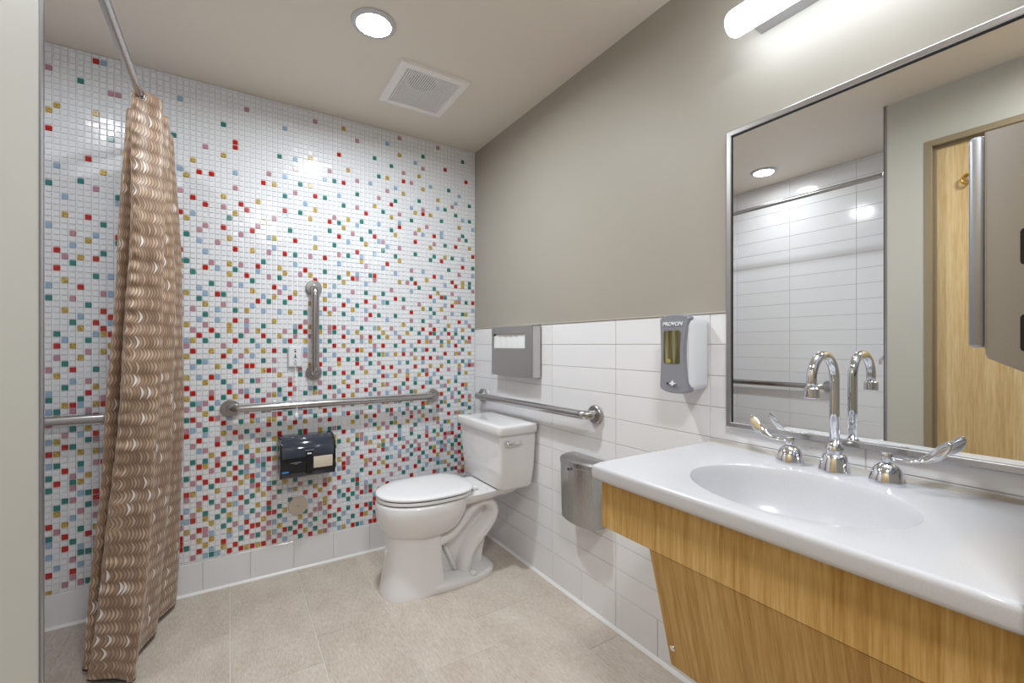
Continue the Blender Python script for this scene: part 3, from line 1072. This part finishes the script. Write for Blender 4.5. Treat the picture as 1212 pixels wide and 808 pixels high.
    s = slab_egg('seat', .584, 1.040, .184, .4445, .4600, .0045, 'seat_plastic')
    l = slab_egg('lid', .582, 1.048, .186, .4645, .4790, .0060, 'seat_plastic', .003)
    bm = BM()
    loft(bm, [egg(.592, 1.03, .177, .4590), egg(.592, 1.03, .177, .4650)])
    obj('seat_gap_shade', bm, mat('gap_shade_grey', srgb(60, 60, 70), .6), t, True, .9)  # dark slab colours in the shade between seat and lid
    bm = BM()
    loft(bm, [egg(.594, 1.01, .174, .4400), egg(.594, 1.01, .174, .4450)])
    obj('rim_gap_shade', bm, M['gap_shade_grey'] if 'gap_shade_grey' in M else bpy.data.materials['gap_shade_grey'], t, True, .9)  # same dark grey stands in for shade under the seat ring
    for sg in (-1, 1):
        bm = BM(); box(bm, 1.040, 1.075, YT0 + sg * .075 - .022, YT0 + sg * .075 + .022, .4415, .462, .006, 2)
        obj('hinge', bm, 'seat_plastic', t, True, .8)
    # tank
    def tank_ring(xf, xb, hw, z, r=.028):
        return [Vector((x, y, z)) for x, y in rrect((xf + xb) / 2, YT0, xb - xf, hw * 2, r, 6)]
    bm = BM()
    loft(bm, [tank_ring(1.160, 1.325, .185, .443, .03), tank_ring(1.150, 1.332, .196, .449, .024), tank_ring(1.143, 1.336, .203, .462, .018),
              tank_ring(1.134, 1.341, .214, .55, .014), tank_ring(1.124, 1.345, .226, .735, .014)])
    tank = obj('tank', bm, 'porcelain', t, True, 0.9)
    bm = BM()
    loft(bm, [tank_ring(1.128, 1.343, .226, .733, .03), tank_ring(1.111, 1.346, .239, .735, .020), tank_ring(1.108, 1.347, .242, .739, .022),
              tank_ring(1.108, 1.347, .242, .772, .022), tank_ring(1.110, 1.346, .240, .777, .020), tank_ring(1.116, 1.343, .234, .7805, .016), tank_ring(1.16, 1.32, .19, .782, .01)])
    obj('tank_lid', bm, 'porcelain', t, True, 0.9)
    # trip lever on the near side of the tank
    yl = YT0 - .2235
    bm = BM()
    lathe(bm, [(0.016, 0.003), (0.015, -0.010), (0.010, -0.015)], (1.165, yl, .690), 1, 20)
    tube(bm, catmull([Vector(p) for p in ((1.160, yl - .016, .690), (1.185, yl - .020, .692), (1.215, yl - .020, .694), (1.245, yl - .016, .694))], 4), [0.0075] * 8 + [0.0072] * 4 + [0.006], 12, ry=0.005)
    lv = obj('trip_lever', bm, 'chrome', t, True)
    lv['label'] = 'chrome flush lever'
    # bolt caps on the foot
    for sg in (-1, 1):
        bm = BM(); lathe(bm, [(0.020, 0.0), (0.020, 0.010), (0.016, 0.019), (0.006, 0.023)], (1.035, YT0 + sg * .112, .030), 2, 20)
        obj('bolt_cap', bm, 'porcelain', t, True)
toilet()

# ================================================================== MOSAIC WALL FITTINGS
def paper_dispenser():
    x0, x1 = 0.206, 0.462
    t = thing('paper_dispenser', 'dark smoky plastic double toilet paper dispenser on the mosaic wall', 'dispenser', ((x0 + x1) / 2, YT, 0.52))
    b = YT
    prof = [(b, .522), (b - .09, .517), (b - .128, .522), (b - .143, .545), (b - .150, .60), (b - .147, .65), (b - .132, .692), (b - .10, .712), (b - .05, .717), (b, .715)]
    def extr(xs, k=1.0, ins=0):
        rings = []
        cy = b - .07; cz = .617
        for x, s in xs:
            rings.append([Vector((x, cy + (y - cy) * s if y < b - .001 else b, cz + (z - cz) * s)) for y, z in prof])
        return rings
    bm = BM(); loft(bm, extr([(x0 + .004, .97), (x0 + .009, 1), (x1 - .009, 1), (x1 - .004, .97)]))
    body = obj('cover', bm, 'smoke_plastic', t, True, 0.6)
    for xa, xb_ in ((x0, x0 + .008), (x1 - .008, x1)):
        bm = BM(); loft(bm, extr([(xa, .99), (xa + .001, 1.02), (xb_ - .001, 1.02), (xb_, .99)]))
        obj('end_cap', bm, 'black_plastic', t, True, 0.6)
    # black lower band, wrapped on the front lower half
    bm = BM()
    band = [(b - .1455, .545), (b - .1530, .60), (b - .1528, .622)]
    rings = [[Vector((x, y, z)) for y, z in band + [(y + .003, z) for y, z in reversed(band)]] for x in (x0 + .009, x1 - .009)]
    loft(bm, rings)
    obj('lower_band', bm, 'black_plastic', t)
    bm = BM(); box(bm, .322, .350, b - .1575, b - .147, .535, .648, .003, 2)
    obj('latch', bm, 'black_plastic', t)
    bm = BM()
    yf = [(.620, .1545), (.600, .1552), (.580, .1535), (.562, .1505)]
    rings = [[Vector((x, b - d, z)) for z, d in yf] + [Vector((x, b - d + .002, z)) for z, d in reversed(yf)] for x in (.356, .446)]
    loft(bm, rings)
    obj('paper_roll', bm, 'roll_paper', t)
    bm = BM(); box(bm, .214, .243, b - .1505, b - .1470, .552, .560)
    obj('blue_label', bm, 'label_blue', t)
    bm = BM(); box(bm, .3265, .3455, b - .1585, b - .157, .636, .643)
    obj('latch_print', bm, 'print_white', t)
    for (xa, xb_, za, zb_) in ((.318, .357, .6535, .656), (.252, .300, .5985, .6010), (.268, .284, .5925, .5945)):
        bm = BM(); box(bm, xa, xb_, b - .1542, b - .150, za, zb_)
        obj('print', bm, mat('print_dim', srgb(150, 155, 165), .5), t)
paper_dispenser()

t = thing('cover_plate', 'round beige cover plate on the mosaic wall under the paper dispenser', 'cover plate', (0.302, YT, 0.336))
bm = BM(); lathe(bm, [(0.0465, 0.0), (0.0470, -0.004), (0.045, -0.0065), (0.008, -0.0072), (0.0, -0.0072)], (0.302, YT, 0.336), 1, 40, cap=False)
obj('disc', bm, 'cap_beige', t, True, 0.5)
bm = BM(); lathe(bm, [(0.0055, -0.006), (0.005, -0.0095), (0.0, -0.0098)], (0.302, YT, 0.336), 1, 16, cap=False)
obj('screw', bm, 'steel_v', t, True)

t = thing('call_switch', 'small white emergency call plate with pull cord left of vertical bar', 'switch plate', (0.288, YT, 1.06))
bm = BM(); box(bm, 0.2545, 0.3215, YT - 0.012, YT, 1.066, 1.176, 0.004, 2)
pl = obj('plate', bm, mat('plate_silver', srgb(214, 214, 220), .35), t)
bm = BM(); box(bm, 0.259, 0.317, YT - 0.0135, YT - 0.011, 1.071, 1.171, 0.001, 1)
obj('face', bm, 'white_plastic', t)
for (zz, w, h_) in ((1.158, .008, .005), (1.148, .009, .008), (1.131, .004, .009), (1.121, .010, .008), (1.113, .024, .0016), (1.101, .005, .005), (1.094, .022, .0016), (1.085, .010, .004), (1.078, .018, .0014)):
    bm = BM(); box(bm, 0.288 - w / 2, 0.288 + w / 2, YT - 0.0142, YT - 0.0125, zz - h_ / 2, zz + h_ / 2)
    obj('print', bm, 'print_grey', t)
bm = BM()
tube(bm, catmull([Vector(p) for p in ((.288, YT - .010, 1.068), (.289, YT - .045, 1.0), (.288, YT - .079, .93), (.288, YT - .081, .873), (.286, YT - .078, .835))], 6), 0.0014, 6)
obj('cord', bm, 'print_white', t)
bm = BM(); lathe(bm, [(0.002, 0.018), (0.009, 0.010), (0.011, -0.004), (0.007, -0.014), (0.002, -0.017)], (.286, YT - .078, .820), 2, 16)
obj('pull_knob', bm, 'white_plastic', t, True)

# ================================================================== RIGHT WALL FITTINGS
XF = XR - 0.0076
def seat_cover_dispenser():
    y0, y1, z0, z1 = 1.852, 2.267, 1.012, 1.285
    t = thing('seat_cover_dispenser', 'flat brushed steel toilet seat cover dispenser above the tank', 'dispenser', (XF, (y0 + y1) / 2, z0))
    w0, w1, v0, v1 = 1.913, 2.240, 1.165, 1.245
    xf = XF - 0.052
    def bow(y):
        s = (y - (y0 + y1) / 2) / ((y1 - y0) / 2)
        return xf - 0.010 * (1 - s * s)
    bm = BM()
    ny = 20
    ys = sorted(set([y0 + (y1 - y0) * k / ny for k in range(ny + 1)] + [w0, w1]))
    zs = [z0, v0, v1, z1]
    grid = [[bm.verts.new((bow(y), y, z)) for z in zs] for y in ys]
    for i in range(len(ys) - 1):
        for j in range(3):
            if j == 1 and w0 - 1e-6 <= ys[i] and ys[i + 1] <= w1 + 1e-6:
                continue
            bm.faces.new((grid[i][j], grid[i + 1][j], grid[i + 1][j + 1], grid[i][j + 1]))
    r = bmesh.ops.extrude_face_region(bm, geom=bm.faces[:])
    for e in r['geom']:
        if isinstance(e, bmesh.types.BMVert):
            e.co.x += 0.002
    obj('front_panel', bm, 'steel_h', t)
    bm = BM()
    box(bm, xf, XF, y0, y0 + .002, z0, z1)
    box(bm, xf, XF, y1 - .002, y1, z0, z1)
    box(bm, xf - .006, XF, y0, y1, z1 - .002, z1)
    box(bm, xf - .006, XF, y0, y1, z0, z0 + .002)
    box(bm, XF - .002, XF, y0, y1, z0, z1)
    obj('shell', bm, 'steel_v', t)
    # folded paper covers inside
    bm = BM()
    rings = []
    for k in range(25):
        y = y0 + .02 + (y1 - y0 - .04) * k / 24
        d = 0.003 * math.sin(k * 1.7) + 0.002 * math.sin(k * 3.1)
        top = 1.262 - 0.03 * abs((k - 12) / 12) ** 2.2
        rings.append([Vector((xf + .003 + d, y, z0 + .02)), Vector((xf + .001 + d, y, 1.20)), Vector((xf + .004 + d * .5, y, top)), Vector((xf + .02, y, top)), Vector((xf + .02, y, z0 + .02))])
    loft(bm, rings)
    pp = obj('paper_covers', bm, 'paper', t, True, .6)
    bm = BM(); box(bm, xf + .021, xf + .023, y0 + .01, y1 - .01, z0 + .02, z1 - .004)
    obj('back_sheet', bm, 'paper', t)
    for (a, b_, m) in ((2.175, 2.118, 'print_blue'), (2.098, 2.085, 'print_green'), (2.072, 2.018, 'print_blue'), (2.003, 1.990, 'print_green')):
        bm = BM(); box(bm, xf + .0185, xf + .0205, b_, a, 1.236, 1.244)
        obj('print', bm, m, t)
seat_cover_dispenser()

def waste_bin():
    y0, y1, z0, z1 = 1.383, 1.592, .405, .684
    t = thing('sanitary_bin', 'brushed steel sanitary waste box on the wall beside the vanity', 'waste bin', (XF, (y0 + y1) / 2, z0))
    def outline(d, z, zc=0.0, n=14):
        out = [Vector((XF, y0, z))]
        for k in range(n + 1):
            s = -1 + 2 * k / n
            out.append(Vector((XF - d - 0.022 * (1 - s * s), (y0 + y1) / 2 + s * (y1 - y0) / 2, z + zc * (1 - s * s))))
        out.append(Vector((XF, y1, z)))
        return out
    bm = BM()
    rings = [outline(.066, z0), outline(.070, z0 + .003), outline(.078, .655)]
    loft(bm, rings)
    obj('body', bm, 'steel_bin', t)
    bm = BM()
    loft(bm, [outline(.081, .655), outline(.082, .658), outline(.081, .676), outline(.070, .684), outline(.03, .690)])
    lid = obj('lid', bm, 'steel_bin', t)
    bm = BM(); lathe(bm, [(.010, 0.004), (.010, -.004), (.0, -.004)], (XF - .1035, 1.50, .645), 0, 20, cap=False)
    obj('lock', bm, 'steel_edge', t, True, .5)
    bm = BM(); lathe(bm, [(.0055, 0), (.0055, -.0048), (0, -.0048)], (XF - .1035, 1.50, .645), 0, 12, cap=False)
    obj('lock_slot', bm, 'black', t)
waste_bin()

def soap_dispenser():
    t = thing('soap_dispenser', 'grey and white wall soap dispenser with amber window beside the mirror', 'soap dispenser', (XF, 0.968, 1.03))
    yc, zc = 0.968, 1.154
    # white shell
    bm = BM()
    rings = []
    for x, w, hh, r in ((XF, .122, .236, .022), (XF - .055, .124, .244, .024), (XF - .078, .120, .242, .026), (XF - .088, .108, .230, .026)):
        rings.append([Vector((x, a, b)) for a, b in rrect(yc, zc, w, hh, r, 5)])
    loft(bm, rings)
    obj('shell', bm, 'white_plastic', t, True, .8)
    # waisted grey front
    def front(x, k):
        out = []
        n = 16
        hh = .131 * k
        for i in range(n + 1):
            s = -1 + 2 * i / n
            out.append((yc + (.0455 + .012 * abs(s) ** 1.7) * k, zc + s * hh * .90))
        for i in range(1, 10):
            a = math.pi * i / 10
            out.append((yc + math.cos(a) * .0575 * k, zc + hh * .90 + math.sin(a) * .014))
        for i in range(n, -1, -1):
            s = -1 + 2 * i / n
            out.append((yc - (.0455 + .012 * abs(s) ** 1.7) * k, zc + s * hh * .90))
        for i in range(1, 10):
            a = math.pi + math.pi * i / 10
            out.append((yc + math.cos(a) * .0575 * k, zc - hh * .90 + math.sin(a) * .016))
        return [Vector((x + 0.012 * ((b - zc) / .13) ** 2, a, b)) for a, b in out]
    bm = BM(); loft(bm, [front(XF - .078, 1.0), front(XF - .098, 1.0), front(XF - .1035, .965)])
    obj('front_cover', bm, 'gray_plastic', t, True, .7)
    xs = XF - .1035
    bm = BM()
    loft(bm, [[Vector((xs + .004, a, b)) for a, b in rrect(yc + .001, 1.176, .064, .110, .008)], [Vector((xs - .0010, a, b)) for a, b in rrect(yc + .001, 1.176, .064, .110, .008)], [Vector((xs - .0012, a, b)) for a, b in rrect(yc + .001, 1.176, .056, .102, .006)]])
    obj('window', bm, 'soap_window', t)
    bm = BM(); lathe(bm, [(.008, -.0014), (.006, -.0022), (.0, -.0022)], (xs, yc + .012, 1.129), 0, 16, cap=False)
    obj('nozzle', bm, 'soap_gold', t, True)
    text_mesh('lettering', 'PROVON', .0188, 'print_white', t, (xs + .006, yc + .001, 1.252), (math.pi / 2 - .12, 0, -math.pi / 2), .0030)
    bm = BM(); lathe(bm, [(.003, .004), (.003, -.0002), (.0, -.0003)], (xs + .005, yc + .023, 1.053), 0, 12, cap=False)
    obj('sensor', bm, 'black', t)
    bm = BM()
    v = [bm.verts.new((xs + .0045, yc + a, 1.054 + b)) for a, b in ((.013, 0), (.004, .004), (0, .012), (-.004, .004), (-.013, 0), (-.004, -.003), (0, -.008), (.004, -.003))]
    bm.faces.new(v)
    r = bmesh.ops.extrude_face_region(bm, geom=bm.faces[:])
    for e in r['geom']:
        if isinstance(e, bmesh.types.BMVert):
            e.co.x -= .004
    obj('emblem', bm, 'print_white', t)
soap_dispenser()

# ------------------------------------------------------------------ mirror
MY0, MY1, MZ0, MZ1 = 0.135, 0.834, 0.922, 1.859
def wall_mirror():
    t = thing('wall_mirror', 'large steel-framed mirror over the washbasin', 'mirror', (XR, (MY0 + MY1) / 2, MZ0))
    bm = BM(); box(bm, XF - .007, XF - .003, MY0 + .010, MY1 - .010, MZ0 + .010, MZ1 - .010)
    obj('glass', bm, 'mirror', t)
    fw, fd = .0180, .013
    def ring(d, x):
        return [Vector((x, MY0 + d, MZ0 + d)), Vector((x, MY1 - d, MZ0 + d)), Vector((x, MY1 - d, MZ1 - d)), Vector((x, MY0 + d, MZ1 - d))]
    prof = [(0, XF + .001), (0, XF - fd + .003), (.001, XF - fd + .001), (.003, XF - fd), (.0155, XF - fd), (.0175, XF - fd + .002), (fw, XF - fd + .004), (fw, XF - .006)]
    bm = BM(); loft(bm, [ring(d, x) for d, x in prof], False, False)
    obj('frame', bm, 'steel_frame', t)
    bm = BM()
    box(bm, XF - .0085, XF - .0068, MY1 - fw - .003, MY1 - fw + .001, MZ0 + fw, MZ1 - fw)
    box(bm, XF - .0085, XF - .0068, MY0 + fw, MY1 - fw, MZ1 - fw - .004, MZ1 - fw + .001)
    obj('frame_reflection', bm, 'black', t)  # black strips paint the frame's dark reflection along the glass edge
wall_mirror()

# ------------------------------------------------------------------ vanity
CX0, CX1, CY0, CY1, CZ = 0.822, XF, YN + 0.001, 0.908, 0.862
EX, EY, EA, EB = 1.052, 0.505, 0.176, 0.222     # basin ellipse centre and half axes
def countertop():
    t = thing('vanity_counter', 'white solid-surface vanity counter with moulded oval basin', 'vanity counter', (CX0, (CY0 + CY1) / 2, 0.82))
    angs = [2 * math.pi * k / 96 for k in range(96)]
    for cx, cy in ((CX0, CY0), (CX1, CY0), (CX1, CY1), (CX0, CY1)):
        angs.append(math.atan2(cy - EY, cx - EX) % (2 * math.pi))
    angs = sorted(set(round(a, 6) for a in angs))
    def rect(a, ins, z):
        x0, x1, y0, y1 = CX0 + ins, CX1, CY0, CY1 - ins
        c, s = math.cos(a), math.sin(a)
        tt = min(((x1 - EX) / c if c > 1e-9 else (x0 - EX) / c if c < -1e-9 else 9), ((y1 - EY) / s if s > 1e-9 else (y0 - EY) / s if s < -1e-9 else 9))
        x, y = EX + c * tt, EY + s * tt
        # round the free front-left corner
        R = .020
        if x < x0 + R and y > y1 - R:
            d = Vector((x - x0 - R, y - y1 + R))
            if d.length > 1e-6:
                d = d.normalized() * R
                x, y = x0 + R + d.x, y1 - R + d.y
        return Vector((x, y, z))
    def ell(a, k, z, kx=None):
        # ray angle to ellipse point
        c, s = math.cos(a), math.sin(a)
        r = 1 / math.sqrt((c / EA) ** 2 + (s / EB) ** 2) * k
        return Vector((EX + c * r, EY + s * r, z))
    bm = BM()
    prof = [(.0120, CZ), (.0090, CZ), (.0055, CZ - .0008), (.0025, CZ - .0027), (.0008, CZ - .0057), (0, CZ - .0092), (0, CZ - .012), (0, CZ - .0300), (.0008, CZ - .0343), (.0025, CZ - .0373), (.0055, CZ - .0392), (.009, CZ - .040), (.012, CZ - .040)]
    rings = [[ell(a, 1.0, CZ - .0015) for a in angs], [ell(a, 1.035, CZ) for a in angs]]
    rings += [[(ell(a, 1.035, CZ) + (rect(a, .012, CZ) - ell(a, 1.035, CZ)) * .5) for a in angs]]
    rings += [[rect(a, i, z) for a in angs] for i, z in prof]
    rings += [[ell(a, 1.06, CZ - .040) for a in angs]]
    loft(bm, rings, False, False)
    obj('slab', bm, 'solid_surface', t, True, .9)
    bm = BM()
    prof = [(1.0, .0015), (.985, .006), (.965, .018), (.93, .045), (.87, .080), (.76, .112), (.58, .134), (.36, .144), (.14, .147)]
    rings = [[ell(a, k, CZ - d) for a in angs] for k, d in prof]
    rings += [[ell(a, .14, CZ - .155) for a in angs], [ell(a, .42, CZ - .154) for a in angs], [ell(a, .80, CZ - .126) for a in angs], [ell(a, .98, CZ - .085) for a in angs], [ell(a, 1.05, CZ - .040) for a in angs]]
    loft(bm, rings, False, False)
    obj('basin', bm, 'solid_surface', t, True, .9)
    bm = BM(); lathe(bm, [(.024, -.146), (.022, -.1435), (.016, -.1445), (.0, -.149)], (EX, EY, CZ), 2, 24, cap=False)
    obj('drain', bm, 'chrome', t, True)
    bm = BM(); lathe(bm, [(.0, .0005), (.007, .0005), (.008, .0)], (0, 0, 0), 0, 16, cap=False)
    bm.free()
    bm = BM()
    v = [(XF, CZ), (XF - .008, CZ), (XF - .003, CZ + .003), (XF, CZ + .008)]
    loft(bm, [[Vector((x, yy, z)) for x, z in v] for yy in (CY0, CY1 - .004)])
    obj('caulk_bead', bm, 'caulk', t)
countertop()

def vanity_base():
    t = thing('vanity_cabinet', 'golden oak vanity front with apron and slanted lower panel', 'vanity base', (0.85, 0.5, 0.40))
    ax = .850
    bm = BM(); box(bm, ax, ax + .019, YN + .002, .888, .693, .8215, .0008, 1)
    obj('apron', bm, 'oak', t)
    bm = BM(); box(bm, ax + .019, XF - .001, .869, .888, .693, .8215, .0008, 1)
    obj('end_panel', bm, 'oak', t)
    # slanted removable panel
    p0, p1 = Vector((ax + .0015, 0, .6915)), Vector((.932, 0, .385))
    nrm = Vector((-(p1.z - p0.z), 0, (p1.x - p0.x))).normalized()
    if nrm.x < 0:
        nrm = -nrm
    bm = BM()
    ring = lambda y: [Vector((p0.x, y, p0.z)), Vector((p1.x, y, p1.z)), Vector((p1.x, y, p1.z)) + nrm * .018, Vector((p0.x, y, p0.z)) + nrm * .018]
    loft(bm, [ring(YN + .002), ring(.727)])
    pn = obj('lower_panel', bm, 'oak_panel', t)
    d = (p1 - p0).normalized()
    for yy in (.712, .16):
        q = p0 + d * ((p1 - p0).length - .055)
        bm = BM(); lathe(bm, [(.0075, .003), (.0075, -.001), (.005, -.0035), (.003, -.0025), (.0, -.002)], (0, 0, 0), 0, 16, cap=False)
        ang = math.atan2(d.x, -d.z)
        bmesh.ops.rotate(bm, verts=bm.verts, cent=(0, 0, 0), matrix=Matrix.Rotation(ang, 3, 'Y').inverted())
        bmesh.ops.translate(bm, verts=bm.verts, vec=(q.x, yy, q.z))
        obj('screw', bm, 'chrome', t, True)
    # braces carrying the panel back to the wall
    for yy in (.690, .150):
        bm = BM()
        prof = [(ax + .022, .69), (XF - .001, .69), (XF - .001, .60), (.955, .395), (.952, .395)]
        loft(bm, [[Vector((x, yy, z)) for x, z in prof], [Vector((x, yy + .018, z)) for x, z in prof]])
        obj('brace', bm, 'oak', t)
vanity_base()

# ------------------------------------------------------------------ faucet
def faucet():
    fx, fy = 1.288, .513
    t = thing('faucet', 'chrome gooseneck faucet with two wing handles behind the basin', 'faucet', (fx, fy, CZ))
    bm = BM()
    lathe(bm, [(.0345, 0), (.0350, .003), (.0340, .009), (.0308, .024), (.0268, .037), (.0238, .044), (.0210, .0455), (.0190, .0465), (.0190, .050), (.0198, .054), (.0198, .060), (.0165, .068), (.0125, .074)], (fx, fy, CZ), 2, 40)
    obj('base', bm, 'chrome', t, True, .7)
    R = .0595
    pts = [Vector((fx, fy, CZ + .066)), Vector((fx, fy, 1.02)), Vector((fx, fy, 1.098))]
    for k in range(1, 25):
        a = math.pi * k / 24
        pts.append(Vector((fx - R + R * math.cos(a), fy, 1.098 + R * math.sin(a))))
    pts.append(Vector((fx - 2 * R, fy, 1.078)))
    bm = BM(); tube(bm, pts, .0108, 24, up=Vector((0, 1, 0)))
    sp = obj('spout', bm, 'chrome', t, True)
    bm = BM(); lathe(bm, [(.0120, 1.083), (.0145, 1.080), (.0160, 1.079), (.0162, 1.058), (.0145, 1.056), (.012, 1.058)], (fx - 2 * R, fy, 0), 2, 28)
    obj('aerator', bm, 'chrome', sp, True, .6)
    for sg, hy in ((1, fy + .106), (-1, fy - .106)):
        bm = BM()
        lathe(bm, [(.0345, 0), (.0350, .003), (.0340, .012), (.0300, .026), (.0230, .038), (.0140, .0455), (.0080, .0475)], (fx, hy, CZ), 2, 36)
        h = obj('handle', bm, 'chrome', t, True, .8)
        bm = BM()
        lathe(bm, [(.0055, .044), (.0055, .050), (.0100, .051), (.0108, .053), (.0108, .067), (.0096, .070), (.003, .071)], (fx, hy, CZ), 2, 20)
        obj('hub', bm, 'chrome', h, True, .6)
        # wing blade
        bm = BM()
        path = [(.006, .060, .0045), (.025, .059, .0045), (.045, .061, .0052), (.062, .068, .0085), (.076, .077, .0135), (.089, .087, .0180), (.099, .096, .0185), (.106, .103, .0140), (.109, .106, .0060)]
        cl = catmull([Vector(p) for p in path], 4)
        rings = []
        n = len(cl)
        for i, p in enumerate(cl):
            q0, q1 = cl[max(i - 1, 0)], cl[min(i + 1, n - 1)]
            dy, dz = q1.x - q0.x, q1.y - q0.y
            L = math.hypot(dy, dz)
            ny, nz = -dz / L, dy / L
            th = .0030 if i < n * .35 else .0020
            ring = []
            for k in range(14):
                a = 2 * math.pi * k / 14
                tl = math.radians(70) * min(1.0, i / (n * .55))
                wx, wz = math.cos(tl) * math.cos(a) * p.z, math.sin(tl) * math.cos(a) * p.z
                ring.append(Vector((fx + wx - math.sin(tl) * math.sin(a) * th, hy + sg * (p.x + ny * math.sin(a) * th), CZ + p.y + wz + nz * math.sin(a) * th * math.cos(tl))))
            rings.append(ring)
        loft(bm, rings)
        obj('blade', bm, 'chrome', h, True)
faucet()

# ------------------------------------------------------------------ paper towel dispenser on the side wall
def towel_dispenser():
    x0, x1 = 1.070, 1.340
    y0, y1 = YN, .227
    z0, z1 = 1.135, 1.540
    t = thing('towel_dispenser', 'brushed steel paper towel dispenser on the short wall by the mirror', 'towel dispenser', ((x0 + x1) / 2, YN, 1.14))
    prof = [(y0, z1), (y1 - .021, z1), (y1 - .021, 1.168), (y1 - .024, 1.160), (y0 + .02, 1.128), (y0, 1.120)]
    def ring(x, k):
        cy, cz = (y0 + y1) / 2, 1.34
        return [Vector((x, y, z)) for y, z in prof]
    bm = BM(); loft(bm, [ring(x0 + .002, 1), ring(x1 - .002, 1)])
    obj('body', bm, 'steel_side', t)
    bm = BM(); box(bm, x0, x1, y1 - .021, y1, 1.178, z1 - .003, .007, 3)
    d = obj('door', bm, 'steel_side', t, True, .6)
    bm = BM(); box(bm, x0 + .0005, x1 - .0005, y1 - .0222, y1 - .0205, 1.176, z1 - .002)
    obj('seam', bm, 'steel_edge', t)
    for za, zb_ in ((1.311, 1.370), (1.172, 1.232)):
        bm = BM()
        o = rrect(.158, (za + zb_) / 2, .018, zb_ - za, .006, 4)
        loft(bm, [[Vector((x0 + .003, a, b)) for a, b in o], [Vector((x0 + .0014, a, b)) for a, b in o]])
        obj('level_slot', bm, 'dark_slot', t)
towel_dispenser()
